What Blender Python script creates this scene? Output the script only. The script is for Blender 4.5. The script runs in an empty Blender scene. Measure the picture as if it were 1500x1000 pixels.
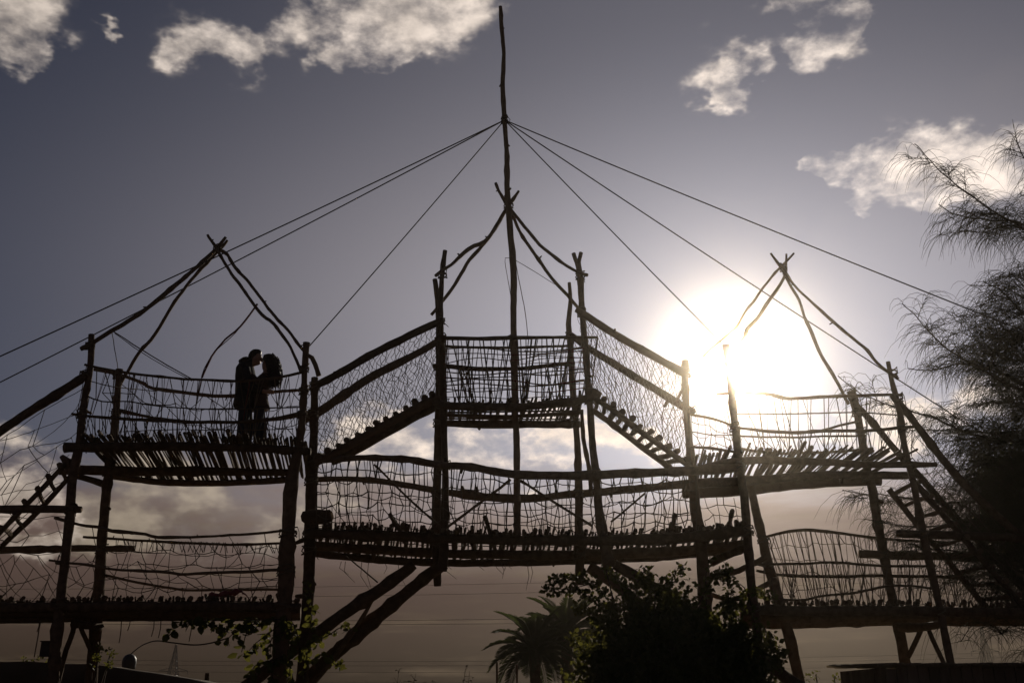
import bpy, math, random
from mathutils import Vector, Matrix, noise as mnoise
R = math.radians
random.seed(7)
scene = bpy.context.scene
col = scene.collection

# ------------------------------------------------------------------ camera
EYE, PITCH, LENS = 1.6, R(20.0), 35.0
FPX = 1500 * LENS / 36.0
cam_d = bpy.data.cameras.new('camera')
cam_d.lens = LENS; cam_d.sensor_width = 36.0; cam_d.sensor_fit = 'HORIZONTAL'
cam_d.clip_start = 0.1; cam_d.clip_end = 3000
cam = bpy.data.objects.new('camera', cam_d); col.objects.link(cam)
cam.location = (0, 0, EYE); cam.rotation_euler = (R(90) + PITCH, 0, 0)
scene.camera = cam

def ray(px, py):
    u = (px - 750) / FPX; v = (500 - py) / FPX
    return Vector((u, math.cos(PITCH) - v * math.sin(PITCH), math.sin(PITCH) + v * math.cos(PITCH)))

# ------------------------------------------------------------------ world and sun
SUN_AZ, SUN_EL = R(13.25), R(18.35)
SUN = Vector((math.sin(SUN_AZ) * math.cos(SUN_EL), math.cos(SUN_AZ) * math.cos(SUN_EL), math.sin(SUN_EL)))
world = bpy.data.worlds.new('World'); scene.world = world; world.use_nodes = True
world.cycles.sampling_method = 'MANUAL'; world.cycles.sample_map_resolution = 512
wt = world.node_tree; wt.nodes.clear()

class N:
    """small expression builder for shader nodes"""
    def __init__(s, t): s.t = t
    def new(s, k, **kw):
        n = s.t.nodes.new(k)
        for a, b in kw.items(): setattr(n, a, b)
        return n
    def put(s, sock, v):
        if isinstance(v, bpy.types.NodeSocket): s.t.links.new(v, sock)
        else: sock.default_value = v
    def m(s, op, a, b=0.0, c=0.0, clamp=False):
        n = s.new('ShaderNodeMath', operation=op, use_clamp=clamp)
        s.put(n.inputs[0], a); s.put(n.inputs[1], b); s.put(n.inputs[2], c)
        return n.outputs[0]
    def v(s, op, a, b=(0, 0, 0)):
        n = s.new('ShaderNodeVectorMath', operation=op)
        s.put(n.inputs[0], a); s.put(n.inputs[1], b)
        return n.outputs['Value'] if op in ('DOT_PRODUCT', 'LENGTH') else n.outputs[0]
    def scale(s, a, f):
        n = s.new('ShaderNodeVectorMath', operation='SCALE'); s.put(n.inputs[0], a); s.put(n.inputs['Scale'], f)
        return n.outputs[0]
    def smooth(s, x, lo, hi, a=0.0, b=1.0):
        n = s.new('ShaderNodeMapRange', interpolation_type='SMOOTHSTEP')
        for i, q in enumerate((x, lo, hi, a, b)): s.put(n.inputs[i], q)
        return n.outputs[0]
    def mix(s, f, a, b, mode='MIX'):
        n = s.new('ShaderNodeMix', data_type='RGBA', blend_type=mode)
        s.put(n.inputs[0], f); s.put(n.inputs[6], a); s.put(n.inputs[7], b)
        return n.outputs[2]
    def noise(s, vec, scale, detail=4, rough=0.55, dist=0.0):
        n = s.new('ShaderNodeTexNoise'); s.put(n.inputs['Vector'], vec)
        n.inputs['Scale'].default_value = scale; n.inputs['Detail'].default_value = detail
        n.inputs['Roughness'].default_value = rough; n.inputs['Distortion'].default_value = dist
        return n.outputs['Fac']

w = N(wt)
D = w.new('ShaderNodeTexCoord').outputs['Generated']
sky = w.new('ShaderNodeTexSky', sky_type='NISHITA', sun_disc=False)
sky.sun_elevation = SUN_EL; sky.sun_rotation = SUN_AZ
sky.altitude = 100; sky.air_density = 1.0; sky.dust_density = 1.6; sky.ozone_density = 1.0
hs = w.new('ShaderNodeHueSaturation'); hs.inputs['Saturation'].default_value = 0.6
wt.links.new(sky.outputs[0], hs.inputs['Color'])
sep = w.new('ShaderNodeSeparateXYZ'); wt.links.new(D, sep.inputs[0]); Z = sep.outputs[2]
cosS = w.v('DOT_PRODUCT', D, SUN)
off = w.m('SUBTRACT', 1.0, cosS)                                  # about angle^2 / 2
def aureole(sig_deg): return w.m('EXPONENT', w.m('MULTIPLY', off, -1.0 / (R(sig_deg) ** 2)))
base = w.mix(1.0, hs.outputs[0], (0.046, 0.066, 0.116, 1), 'MULTIPLY')
# clouds: soft patches at the directions where they stand, broken up by noise
Dz = w.v('MULTIPLY', D, (1.0, 1.0, 1.7))
n_big = w.noise(Dz, 9.0, 4, 0.62, 0.0)
n_fine = w.noise(w.v('ADD', Dz, (3.1, 1.7, 0.4)), 30.0, 5, 0.58, 0.0)
warp = w.new('ShaderNodeTexNoise'); wt.links.new(Dz, warp.inputs['Vector']); warp.inputs['Scale'].default_value = 14.0; warp.inputs['Detail'].default_value = 4.0; warp.inputs['Roughness'].default_value = 0.6
DW = w.v('NORMALIZE', w.v('ADD', D, w.scale(w.v('SUBTRACT', warp.outputs['Color'], (0.5, 0.5, 0.5)), 0.10)))
def blobs(items):
    acc = None
    for px, py, r in items:
        d = ray(px, py).normalized(); sg = r / FPX * 0.70
        e = w.m('EXPONENT', w.m('MULTIPLY', w.m('SUBTRACT', 1.0, w.v('DOT_PRODUCT', DW, d)), -1.0 / sg ** 2))
        acc = e if acc is None else w.m('ADD', acc, e)
    return w.m('MINIMUM', acc, 0.78)
fb = w.m('ADD', w.m('MULTIPLY', w.m('SUBTRACT', n_big, 0.5), 2.4), w.m('MULTIPLY', w.m('SUBTRACT', n_fine, 0.5), 1.5))
hi = blobs([(20, 25, 42), (50, 72, 24), (150, 36, 10), (245, 78, 24), (290, 48, 36), (340, 62, 38), (375, 78, 20), (432, 46, 24),
            (478, 92, 20), (520, 62, 36), (575, 28, 46), (640, 16, 44), (605, 72, 22), (560, 84, 26), (690, -10, 40), (460, -20, 40),
            (1055, 118, 34), (1102, 92, 28), (1043, 148, 16), (1190, 48, 38), (1225, 62, 26), (1175, 5, 30), (1235, 15, 24),
            (1232, 222, 30), (1282, 232, 38), (1335, 236, 40), (1388, 238, 36), (1440, 232, 44), (1495, 246, 44), (1258, 284, 17), (1213, 234, 13),
            (1560, 250, 50), (-60, 30, 60)])
lo_ = blobs([(505, 655, 34), (560, 640, 44), (608, 650, 36), (690, 655, 34), (745, 676, 40), (800, 640, 38), (845, 650, 36), (905, 640, 26), (960, 655, 30),
             (5, 655, 34), (55, 705, 46), (15, 700, 40), (40, 800, 26), (100, 790, 22), (-60, 690, 60),
             (1250, 628, 30), (1310, 622, 32), (1370, 612, 34), (1440, 590, 40), (1520, 575, 50), (1180, 625, 30)])
mid = blobs([(190, 735, 50), (270, 722, 56), (350, 740, 56), (410, 770, 50), (300, 775, 50), (480, 740, 40), (130, 760, 36), (520, 700, 40)])
def cloud(field, amp, lo, hi): return w.m('MULTIPLY', w.smooth(w.m('ADD', field, w.m('MULTIPLY', fb, amp)), lo, hi), w.smooth(field, 0.03, 0.45))
c_hi = cloud(hi, 1.25, 0.10, 1.5)
c_lo = cloud(lo_, 1.4, 0.12, 1.25)
c_mid = cloud(mid, 1.3, 0.0, 1.1)
stray = w.smooth(w.noise(Dz, 3.2, 4, 0.6, 0.0), 0.62, 0.85, 0.0, 0.10)  # thin cloud elsewhere in the sky
near_sun = w.m('ADD', 0.85, w.m('MULTIPLY', aureole(22.0), 0.5))
texture = w.m('MULTIPLY', near_sun, w.m('MULTIPLY', w.smooth(n_fine, 0.3, 0.72, 0.72, 1.12), w.smooth(n_big, 0.3, 0.7, 1.18, 0.78)))
K = 10.0                                                          # colours below are radiances; the Background strength is 0.1
def rgb(r, g, b, k=1.0): return (r * K * k, g * K * k, b * K * k, 1)
bankn = w.noise(w.v('MULTIPLY', D, (1.0, 1.0, 5.0)), 5.0, 4, 0.6, 0.0)
zb = w.m('ADD', Z, w.m('MULTIPLY', w.m('SUBTRACT', bankn, 0.5), 0.10))
bank = w.smooth(zb, 0.235, 0.165)
bank_col = w.mix(w.smooth(Z, 0.0, 0.20), rgb(0.024, 0.017, 0.011), rgb(0.112, 0.073, 0.064))
bank_col = w.mix(w.smooth(w.noise(w.v('MULTIPLY', D, (1.0, 1.0, 9.0)), 7.0, 4, 0.6, 0.0), 0.5, 0.74, 0.0, 0.75), bank_col, rgb(0.11, 0.08, 0.052))
c1 = w.mix(stray, base, rgb(0.22, 0.19, 0.17))
c1 = w.mix(bank, c1, bank_col)
c1 = w.mix(w.m('MULTIPLY', c_mid, 0.95), c1, w.scale(w.mix(w.smooth(n_big, 0.42, 0.62), rgb(0.10, 0.08, 0.073), rgb(0.36, 0.295, 0.22)), texture))
c1 = w.mix(c_lo, c1, w.scale(rgb(0.60, 0.505, 0.42)[:3], texture))
c1 = w.mix(w.m('MULTIPLY', c_hi, 0.92), c1, w.scale(rgb(0.86, 0.74, 0.64)[:3], texture))
# bright thin air round the sun; the cloud bank hides most of it
theta = w.m('SQRT', w.m('MULTIPLY', off, 2.0))
shade = w.m('SUBTRACT', 1.0, w.m('MULTIPLY', w.smooth(zb, 0.235, 0.09), 0.96))
inner = w.m('MULTIPLY', w.m('MULTIPLY', w.m('EXPONENT', w.m('MULTIPLY', theta, -1.0 / R(2.8))), 6.5), shade)
outer = w.m('MULTIPLY', w.m('MULTIPLY', aureole(20.0), w.smooth(Z, 0.62, 0.36, 1.6, 3.4)), shade)
out_c = w.v('ADD', c1, w.v('ADD', w.scale((1.0, 0.88, 0.78), inner), w.scale((1.02, 0.875, 0.80), outer)))
bg = w.new('ShaderNodeBackground'); wt.links.new(out_c, bg.inputs['Color']); bg.inputs['Strength'].default_value = 0.1
wo = w.new('ShaderNodeOutputWorld'); wt.links.new(bg.outputs[0], wo.inputs['Surface'])

sun_d = bpy.data.lights.new('sun', 'SUN'); sun_d.energy = 2.4; sun_d.angle = R(0.5); sun_d.color = (1.0, 0.9, 0.76)
sun_o = bpy.data.objects.new('sun', sun_d); col.objects.link(sun_o)
sun_o.rotation_euler = SUN.to_track_quat('Z', 'Y').to_euler(); sun_o.location = SUN * 60

vs = scene.view_settings
vs.view_transform = 'Standard'; vs.look = 'None'; vs.exposure = 0.0; vs.gamma = 1.0; vs.use_curve_mapping = False
scene.cycles.use_denoising = True
scene.cycles.max_bounces = 6; scene.cycles.transparent_max_bounces = 8; scene.cycles.volume_bounces = 0
scene.cycles.sample_clamp_indirect = 4.0

# ------------------------------------------------------------------ helpers
def W(px, py, Y):
    """the point of the plane y = Y that the camera sees at photo pixel (px, py)"""
    d = ray(px, py); t = Y / d.y
    return Vector((d.x * t, Y, EYE + d.z * t))
def mpp(px, py, Y): return Y / ray(px, py).y / FPX                    # metres per photo pixel there

def mat(name, c1, c2=None, rough=0.9, scale=20.0, stretch=(1, 1, 1), bump=0.0, translucent=None, spec=0.2, metallic=0.0):
    m = bpy.data.materials.new(name); m.use_nodes = True; t = m.node_tree; n = N(t)
    b = t.nodes['Principled BSDF']; b.inputs['Roughness'].default_value = rough
    b.inputs['Specular IOR Level'].default_value = spec; b.inputs['Metallic'].default_value = metallic
    co = n.new('ShaderNodeTexCoord').outputs['Object']
    f = n.noise(n.v('MULTIPLY', co, stretch), scale, 5, 0.6)
    oi = n.new('ShaderNodeObjectInfo').outputs['Random']
    f2 = n.m('ADD', f, n.m('MULTIPLY', n.m('SUBTRACT', oi, 0.5), 0.35), clamp=True)
    cc = n.mix(n.smooth(f2, 0.25, 0.75), (*c1, 1), (*(c2 or c1), 1))
    t.links.new(cc, b.inputs['Base Color'])
    if bump:
        bn = n.new('ShaderNodeBump'); bn.inputs['Strength'].default_value = bump; bn.inputs['Distance'].default_value = 0.02
        t.links.new(f, bn.inputs['Height']); t.links.new(bn.outputs[0], b.inputs['Normal'])
    if translucent:
        tr = n.new('ShaderNodeBsdfTranslucent'); tr.inputs['Color'].default_value = (*translucent, 1)
        mx = n.new('ShaderNodeMixShader'); mx.inputs[0].default_value = 0.45
        o = t.nodes['Material Output']
        t.links.new(b.outputs[0], mx.inputs[1]); t.links.new(tr.outputs[0], mx.inputs[2]); t.links.new(mx.outputs[0], o.inputs['Surface'])
    return m
M = dict(
    bark=mat('bark', (0.085, 0.056, 0.033), (0.18, 0.12, 0.072), 0.95, 9, (1, 1, 1), 0.6),
    cane=mat('peeled_branch', (0.10, 0.068, 0.04), (0.19, 0.13, 0.075), 0.9, 12, (1, 1, 1), 0.4),
    rope=mat('hemp_rope', (0.10, 0.075, 0.05), (0.17, 0.13, 0.085), 1.0, 60),
    redrope=mat('red_cord', (0.12, 0.022, 0.02), (0.17, 0.035, 0.03), 1.0, 60),
    cable=mat('steel_cable', (0.06, 0.055, 0.05), (0.10, 0.09, 0.08), 0.7, 60),
    leaf=mat('leaf', (0.035, 0.06, 0.018), (0.07, 0.10, 0.03), 0.6, 3, translucent=(0.16, 0.15, 0.03)),
    palm=mat('palm_leaf', (0.04, 0.055, 0.022), (0.07, 0.085, 0.035), 0.6, 3, translucent=(0.07, 0.09, 0.02)),
    needle=mat('tamarisk_needle', (0.05, 0.055, 0.03), (0.09, 0.085, 0.045), 0.8, 3, translucent=(0.10, 0.09, 0.04)),
    twig=mat('twig', (0.06, 0.042, 0.03), (0.10, 0.07, 0.05), 0.95, 20),
    dry=mat('dry_stalk', (0.16, 0.12, 0.07), (0.24, 0.19, 0.11), 0.9, 20),
    earth=mat('earth', (0.07, 0.05, 0.03), (0.12, 0.085, 0.055), 1.0, 1.3, bump=0.5),
    coat=mat('dark_wool', (0.03, 0.027, 0.025), (0.045, 0.04, 0.036), 1.0, 40, bump=0.2),
    dress=mat('brown_knit', (0.07, 0.045, 0.03), (0.09, 0.06, 0.045), 1.0, 40, bump=0.2),
    jeans=mat('dark_denim', (0.03, 0.035, 0.05), (0.045, 0.05, 0.065), 1.0, 40),
    skin=mat('skin', (0.42, 0.25, 0.17), (0.46, 0.28, 0.19), 0.6, 10),
    hair=mat('dark_hair', (0.02, 0.013, 0.009), (0.035, 0.022, 0.014), 0.55, 40),
    plank=mat('weathered_plank', (0.10, 0.075, 0.055), (0.17, 0.13, 0.10), 0.95, 6, (1, 1, 0.15), 0.4),
    thatch=mat('reed_roof', (0.16, 0.12, 0.075), (0.24, 0.19, 0.12), 1.0, 14, (1, 6, 1), 0.5),
    steel=mat('galvanised_steel', (0.20, 0.20, 0.20), (0.28, 0.28, 0.28), 0.6, 4, metallic=0.6),
    red=mat('pink_plastic', (0.22, 0.03, 0.045), (0.42, 0.09, 0.11), 0.35, 14, spec=0.5, translucent=(0.10, 0.015, 0.02)),
    lamp=mat('painted_lamp', (0.06, 0.06, 0.06), (0.09, 0.09, 0.09), 0.5, 9),
)

class MB:
    def __init__(s): s.v = []; s.f = []
    def tube(s, pts, rad, sides=6, caps=True, rough=0.0):
        n = len(pts); b = len(s.v)
        if not hasattr(rad, '__len__'): rad = [rad] * n
        prev = None
        for i, p in enumerate(pts):
            t = (pts[min(i + 1, n - 1)] - pts[max(i - 1, 0)])
            if t.length < 1e-9: t = Vector((0, 0, 1))
            t.normalize()
            if prev is None:
                a = t.cross(Vector((0, 0, 1)) if abs(t.z) < 0.9 else Vector((0, 1, 0))).normalized()
            else:
                a = (prev - t * prev.dot(t)); a = a.normalized() if a.length > 1e-6 else t.orthogonal().normalized()
            prev = a; c = t.cross(a)
            for k in range(sides):
                an = 2 * math.pi * k / sides
                r = rad[i] * (1 + (random.uniform(-rough, rough) if rough else 0))
                s.v.append(p + (a * math.cos(an) + c * math.sin(an)) * r)
        for i in range(n - 1):
            for k in range(sides):
                k2 = (k + 1) % sides
                s.f.append((b + i * sides + k, b + i * sides + k2, b + (i + 1) * sides + k2, b + (i + 1) * sides + k))
        if caps:
            s.f.append(tuple(b + k for k in reversed(range(sides))))
            s.f.append(tuple(b + (n - 1) * sides + k for k in range(sides)))
        return s
    def box(s, lo, hi):
        b = len(s.v)
        for x in (lo[0], hi[0]):
            for y in (lo[1], hi[1]):
                for z in (lo[2], hi[2]): s.v.append(Vector((x, y, z)))
        for q in ((0, 1, 3, 2), (4, 6, 7, 5), (0, 4, 5, 1), (2, 3, 7, 6), (0, 2, 6, 4), (1, 5, 7, 3)): s.f.append(tuple(b + i for i in q))
        return s
    def loft(s, rings, caps=True):
        b = len(s.v); k = len(rings[0])
        for r in rings: s.v.extend(r)
        for i in range(len(rings) - 1):
            for j in range(k):
                j2 = (j + 1) % k
                s.f.append((b + i * k + j, b + i * k + j2, b + (i + 1) * k + j2, b + (i + 1) * k + j))
        if caps:
            s.f.append(tuple(b + j for j in reversed(range(k)))); s.f.append(tuple(b + (len(rings) - 1) * k + j for j in range(k)))
        return s
    def leaf(s, p, d, up, L, wd):
        b = len(s.v); side = d.cross(up)
        if side.length < 1e-5: side = d.orthogonal()
        side.normalize(); nrm = side.cross(d).normalized()
        s.v += [p, p + d * L * 0.35 + side * wd * 0.5 + nrm * L * .06, p + d * L * 0.75 + side * wd * 0.36, p + d * L - nrm * L * 0.1,
                p + d * L * 0.75 - side * wd * 0.36, p + d * L * 0.35 - side * wd * 0.5 + nrm * L * .06]
        s.f += [(b, b + 1, b + 2, b + 3), (b, b + 3, b + 4, b + 5)]
        return s
    def mesh(s, name, m, origin=Vector()):
        me = bpy.data.meshes.new(name)
        me.from_pydata([v - origin for v in s.v], [], s.f); me.materials.append(m); me.update()
        return me
    def build(s, name, m, parent=None, origin=None, smooth=True):
        """one mesh object; a child keeps its vertices in the coordinates of its thing"""
        o0 = origin if origin is not None else (root_loc(parent) if parent else Vector())
        me = s.mesh(name, m, o0)
        if smooth: me.polygons.foreach_set('use_smooth', [True] * len(me.polygons))
        o = bpy.data.objects.new(name, me); col.objects.link(o)
        if parent: o.parent = parent
        else: o.location = o0
        return o
ROOT = {}
def root_loc(o):
    while o.parent: o = o.parent
    return ROOT.get(o.name, Vector(o.location))
def thing(name, label, cat, loc, group=None):
    o = bpy.data.objects.new(name, None); col.objects.link(o); o.location = loc; o.empty_display_size = 0.2
    tag(o, label, cat, group); ROOT[o.name] = Vector(loc)
    return o
def tag(o, label, cat, group=None):
    o['label'] = label; o['category'] = cat
    if group: o['group'] = group
    return o
def structure(o): o['kind'] = 'structure'; return o

def crom(P, step):
    """Catmull-Rom through rows of floats, resampled about every step (first three values are the place)"""
    out = []
    for i in range(len(P) - 1):
        p0, p1, p2, p3 = P[max(i - 1, 0)], P[i], P[i + 1], P[min(i + 2, len(P) - 1)]
        L = math.dist(p1[:3], p2[:3]); k = max(1, int(L / step + 0.5))
        for j in range(k):
            t = j / k
            out.append([0.5 * ((2 * b) + (c - a) * t + (2 * a - 5 * b + 4 * c - d) * t * t + (3 * b - a - 3 * c + d) * t ** 3) for a, b, c, d in zip(p0, p1, p2, p3)])
    out.append(list(P[-1]))
    return out
def line3(pts, Y=None, step=0.15):
    """3D curve through photo points (px, py[, Y][, ...])"""
    rows = []
    for p in pts:
        v = W(p[0], p[1], p[2] if Y is None else Y); rows.append([v.x, v.y, v.z])
    return [Vector(r) for r in crom(rows, step)]
def to_ground(a, b, z=-0.15):
    t = (z - b.z) / (b.z - a.z); return b + (b - a) * t

def pole_pts(pts3, rads, name, parent, m='bark', wob=0.012, knots=0.35, sides=8, step=0.13, stubs=0.0, rough=0.07):
    rows = crom([[p.x, p.y, p.z, r] for p, r in zip(pts3, rads)], step)
    sd = random.uniform(0, 99); P = []; Rr = []
    for i, q in enumerate(rows):
        p = Vector(q[:3]); r = max(q[3], 0.004)
        e = min(1.0, i / 2, (len(rows) - 1 - i) / 2)
        wv = mnoise.noise_vector(p * 1.3 + Vector((sd, 0, 0))) * wob * e + mnoise.noise_vector(p * 4.5 + Vector((0, sd, 0))) * wob * 0.35 * e
        rr = r * (1 + 0.13 * mnoise.noise(p * 3.1 + Vector((sd, sd, 0))))
        if random.random() < knots * 0.3: rr *= random.uniform(1.1, 1.28)
        P.append(p + wv); Rr.append(rr)
    mb = MB().tube(P, Rr, sides, True, rough)
    if stubs:
        for i in range(1, len(P) - 1):
            if random.random() < stubs * step:
                t = (P[i + 1] - P[i - 1]).normalized()
                d = (t.orthogonal().normalized()); d.rotate(Matrix.Rotation(random.uniform(0, 6.28), 3, t)); d = (d + t * random.uniform(-.3, .7)).normalized()
                L = Rr[i] * random.uniform(1.3, 2.6)
                mb.tube([P[i], P[i] + d * L * .6, P[i] + d * L], [Rr[i] * .5, Rr[i] * .42, Rr[i] * .3], 5)
    return mb.build(name, M[m], parent)
def nearest_pole(t, c):
    """the post, mast or roof pole of a thing that passes closest to a point"""
    best, bd = t, 1e9; o0 = root_loc(t)
    for ch in t.children:
        if ch.type == 'MESH' and ch.name.split('.')[0] in ('post', 'roof_pole', 'pole'):
            d = min((v.co + o0 - c).length_squared for v in ch.data.vertices)
            if d < bd: best, bd = ch, d
    return best
def pole(pts, Y, name, parent, ground=False, **kw):
    """pts: (px, py, width_px[, Y])"""
    P = []; Rr = []
    for p in pts:
        y = p[3] if len(p) > 3 else Y
        P.append(W(p[0], p[1], y)); Rr.append(p[2] * 0.5 * mpp(p[0], p[1], y))
    if ground:
        P.append(to_ground(P[-2], P[-1])); Rr.append(Rr[-1] * 1.05)
    if name in ('branch_stub', 'fork', 'log_end'): parent = nearest_pole(parent, P[0])
    return pole_pts(P, Rr, name, parent, **kw)

def along(c, u):
    """point at fraction u of a polyline"""
    Ls = [0]
    for a, b in zip(c, c[1:]): Ls.append(Ls[-1] + (b - a).length)
    s = min(max(u, 0), 1) * Ls[-1]
    for i in range(len(c) - 1):
        if s <= Ls[i + 1] or i == len(c) - 2:
            f = (s - Ls[i]) / max(Ls[i + 1] - Ls[i], 1e-9); return c[i].lerp(c[i + 1], f)

# stick meshes shared by all the decks
STICK = []
for k in range(7):
    pts = []; rr = []
    ph, am = random.uniform(0, 6), random.uniform(0.25, 0.7)
    for i in range(7):
        t = i / 6
        pts.append(Vector((t, am * math.sin(ph + t * 5) * 0.7, am * math.cos(ph * 1.7 + t * 4) * 0.5)))
        rr.append((1.0 - 0.25 * t) * random.uniform(0.85, 1.15))
    # unit length along X, unit radius across; scaled when placed
    mb = MB()
    b = 0
    for i, p in enumerate(pts):
        for j in range(6):
            an = j * math.pi / 3; r = rr[i] * random.uniform(0.88, 1.12)
            mb.v.append(Vector((p.x, p.y + r * math.cos(an), p.z + r * math.sin(an))))
    for i in range(6):
        for j in range(6):
            mb.f.append((i * 6 + j, i * 6 + (j + 1) % 6, (i + 1) * 6 + (j + 1) % 6, (i + 1) * 6 + j))
    mb.f.append(tuple(reversed(range(6)))); mb.f.append(tuple(36 + j for j in range(6)))
    STICK.append(mb.mesh('stick', M['bark' if k % 2 else 'cane']))
def stick(parent, a, b, r, name='deck_stick'):
    o = bpy.data.objects.new(name, random.choice(STICK)); col.objects.link(o); o.parent = parent
    d = b - a; q = d.to_track_quat('X', 'Z')
    o.matrix_local = Matrix.Translation(a - root_loc(parent)) @ q.to_matrix().to_4x4() @ Matrix.Rotation(random.uniform(0, 6.28), 4, 'X') @ Matrix.Diagonal((d.length, r, r, 1))
    return o
def deck(parent, near, far, n, r=(0.032, 0.05), over=(0.25, 0.55), over_far=(0.1, 0.35), lift=0.085, skew=0.02, name='deck_stick', flip=True):
    """sticks laid across from the near beam to the far one, tips sticking out past both"""
    for i in range(n):
        u = (i + 0.5 + random.uniform(-0.32, 0.32)) / n
        a = along(near, u); b = along(far, min(max(u + random.uniform(-skew, skew), 0), 1))
        d = (b - a).normalized(); up = Vector((0, 0, lift + random.uniform(-0.012, 0.02)))
        if random.random() < .06: continue
        a2 = a - d * (over[0] + (over[1] * 1.25 - over[0]) * random.random() ** 1.8) + up; b2 = b + d * random.uniform(*over_far) + up
        a2.z += random.uniform(-0.01, 0.05)
        if random.random() < 0.4: a2, b2 = b2, a2
        stick(parent, a2, b2, random.uniform(*r) * random.choice((.8, 1, 1, 1.25)), name)

def span(rows, x0, x1, dy=0.0, Y=None, n=10):
    """the stretch of a pole's pixel rows between two pixel columns, as a 3D curve"""
    out = []
    for i in range(n + 1):
        x = x0 + (x1 - x0) * i / n
        k = max(j for j in range(len(rows) - 1) if rows[j][0] <= x or j == 0); a, b = rows[k], rows[k + 1]; f = (x - a[0]) / (b[0] - a[0])
        out.append((x, a[1] + (b[1] - a[1]) * f + dy, Y if Y else a[3] + (b[3] - a[3]) * f))
    return line3(out)
def slack(a, b, s, k=3):
    return [a.lerp(b, i / k) - Vector((0, 0, s * (a - b).length * 4 * (i / k) * (1 - i / k))) for i in range(k + 1)]
def net(parent, top, bot, nu, nv, style='square', r=0.006, jit=0.2, bulge=0.0, name='net', m='rope', miss=0.03, vdir=None):
    mb = MB(); G = {}
    nrm = Vector((0, -1, 0))
    for i in range(nu + 1):
        for j in range(nv + 1):
            v = j / nv
            off_ = (0.5 if (j % 2 and style in ('diamond', 'hex')) else 0.0)
            u = (i + off_) / nu
            ju = random.uniform(-jit, jit) / nu * (0 if i in (0, nu) else 1); jv = random.uniform(-jit, jit) / nv * (0 if j in (0, nv) else 1)
            p = along(top, u + ju).lerp(along(bot, u + ju), min(max(v + jv, 0), 1))
            p += nrm * bulge * math.sin(math.pi * v) * (0.4 + 0.6 * math.sin(math.pi * min(max(u, 0), 1))) + mnoise.noise_vector(p * 1.7) * 0.02
            G[i, j] = p
    E = []
    for i in range(nu + 1):
        for j in range(nv + 1):
            if style == 'square':
                if i < nu and j > 0: E.append(((i, j), (i + 1, j)))
                if j < nv: E.append(((i, j), (i, j + 1)))
            elif style == 'diamond':
                if j < nv:
                    if j % 2 == 0:
                        E.append(((i, j), (i, j + 1)))
                        if i > 0: E.append(((i, j), (i - 1, j + 1)))
                    else:
                        E.append(((i, j), (i, j + 1)))
                        if i < nu: E.append(((i, j), (i + 1, j + 1)))
            elif style == 'hex':
                if i < nu: E.append(((i, j), (i + 1, j)))
                if j < nv and (i + j // 2) % 2 == 0: E.append(((i, j), (i, j + 1)))
            elif style == 'zigzag':
                if i < nu and 0 < j < nv: E.append(((i, j), (i + 1, j)))
                if j < nv and i < nu:
                    E.append(((i, j), (i + 1, j + 1)) if (i + j) % 2 else ((i + 1, j), (i, j + 1)))
    for a, b in E:
        if random.random() < miss: continue
        p, q = G[a], G[b]
        mb.tube(slack(p, q, random.uniform(0.0, 0.09), 2), r * random.uniform(0.85, 1.5), 4, False)
        if random.random() < 0.35 and style != 'diamond': mb.tube([p - Vector((0, 0, r * 2)), p, p + Vector((0, 0, r * 2))], [r * .8, r * 2.1, r * .8], 5, False)
    return mb.build(name, M[m], parent)
def lacing(parent, top, bot, n, r=0.006, lean=0.03, name='lacing', m='rope'):
    """cords tied up and down between two rails, in uneven Vs"""
    mb = MB()
    for i in range(n):
        u = (i + random.uniform(0.1, 0.9)) / n; v = u + random.choice((-1, 1)) * random.uniform(0.2, 1) * lean
        a = along(top, u); b = along(bot, v)
        mb.tube(slack(a, b, random.uniform(0, .02), 2), r * random.uniform(0.8, 1.5), 4, False)
        if random.random() < 0.5:
            mb.tube(slack(b, along(top, v + random.uniform(0, lean)), 0.01, 2), r * random.uniform(0.7, 1.2), 4, False)
    o = mb.build(name, M[m], parent); o['kind'] = 'stuff'
    return o
def rope(parent, pts, Y=None, wpx=2.0, name='rope', m='rope', sag=0.0):
    c = line3(pts, Y, 0.12); r = wpx * 0.5 * 0.0113
    mb = MB().tube([p + mnoise.noise_vector(p * 5) * 0.006 for p in c], r, 5, True, 0.12)
    return mb.build(name, M[m], parent)
def lash(parent, px, py, Y, wpx, n=4, name='lashing'):
    """rope wound round a joint"""
    c = W(px, py, Y); r = wpx * 0.5 * 0.0113 + 0.012; mb = MB(); pts = []; parent = nearest_pole(parent, c)
    for i in range(n * 8 + 1):
        a = i / 8 * 2 * math.pi
        pts.append(c + Vector((math.cos(a) * r, math.sin(a) * r, (i / (n * 8) - 0.5) * 0.13 + 0.03 * math.sin(a * 1.3))))
    mb.tube(pts, 0.011, 5)
    e = pts[-1]; mb.tube([e, e + Vector((random.uniform(-.05, .05), -0.03, -0.08)), e + Vector((random.uniform(-.07, .07), -0.03, -random.uniform(.12, .25)))], 0.007, 4)
    return mb.build(name, M['rope'], parent)

YN, YM, YF = 16.0, 17.6, 18.7

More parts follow.
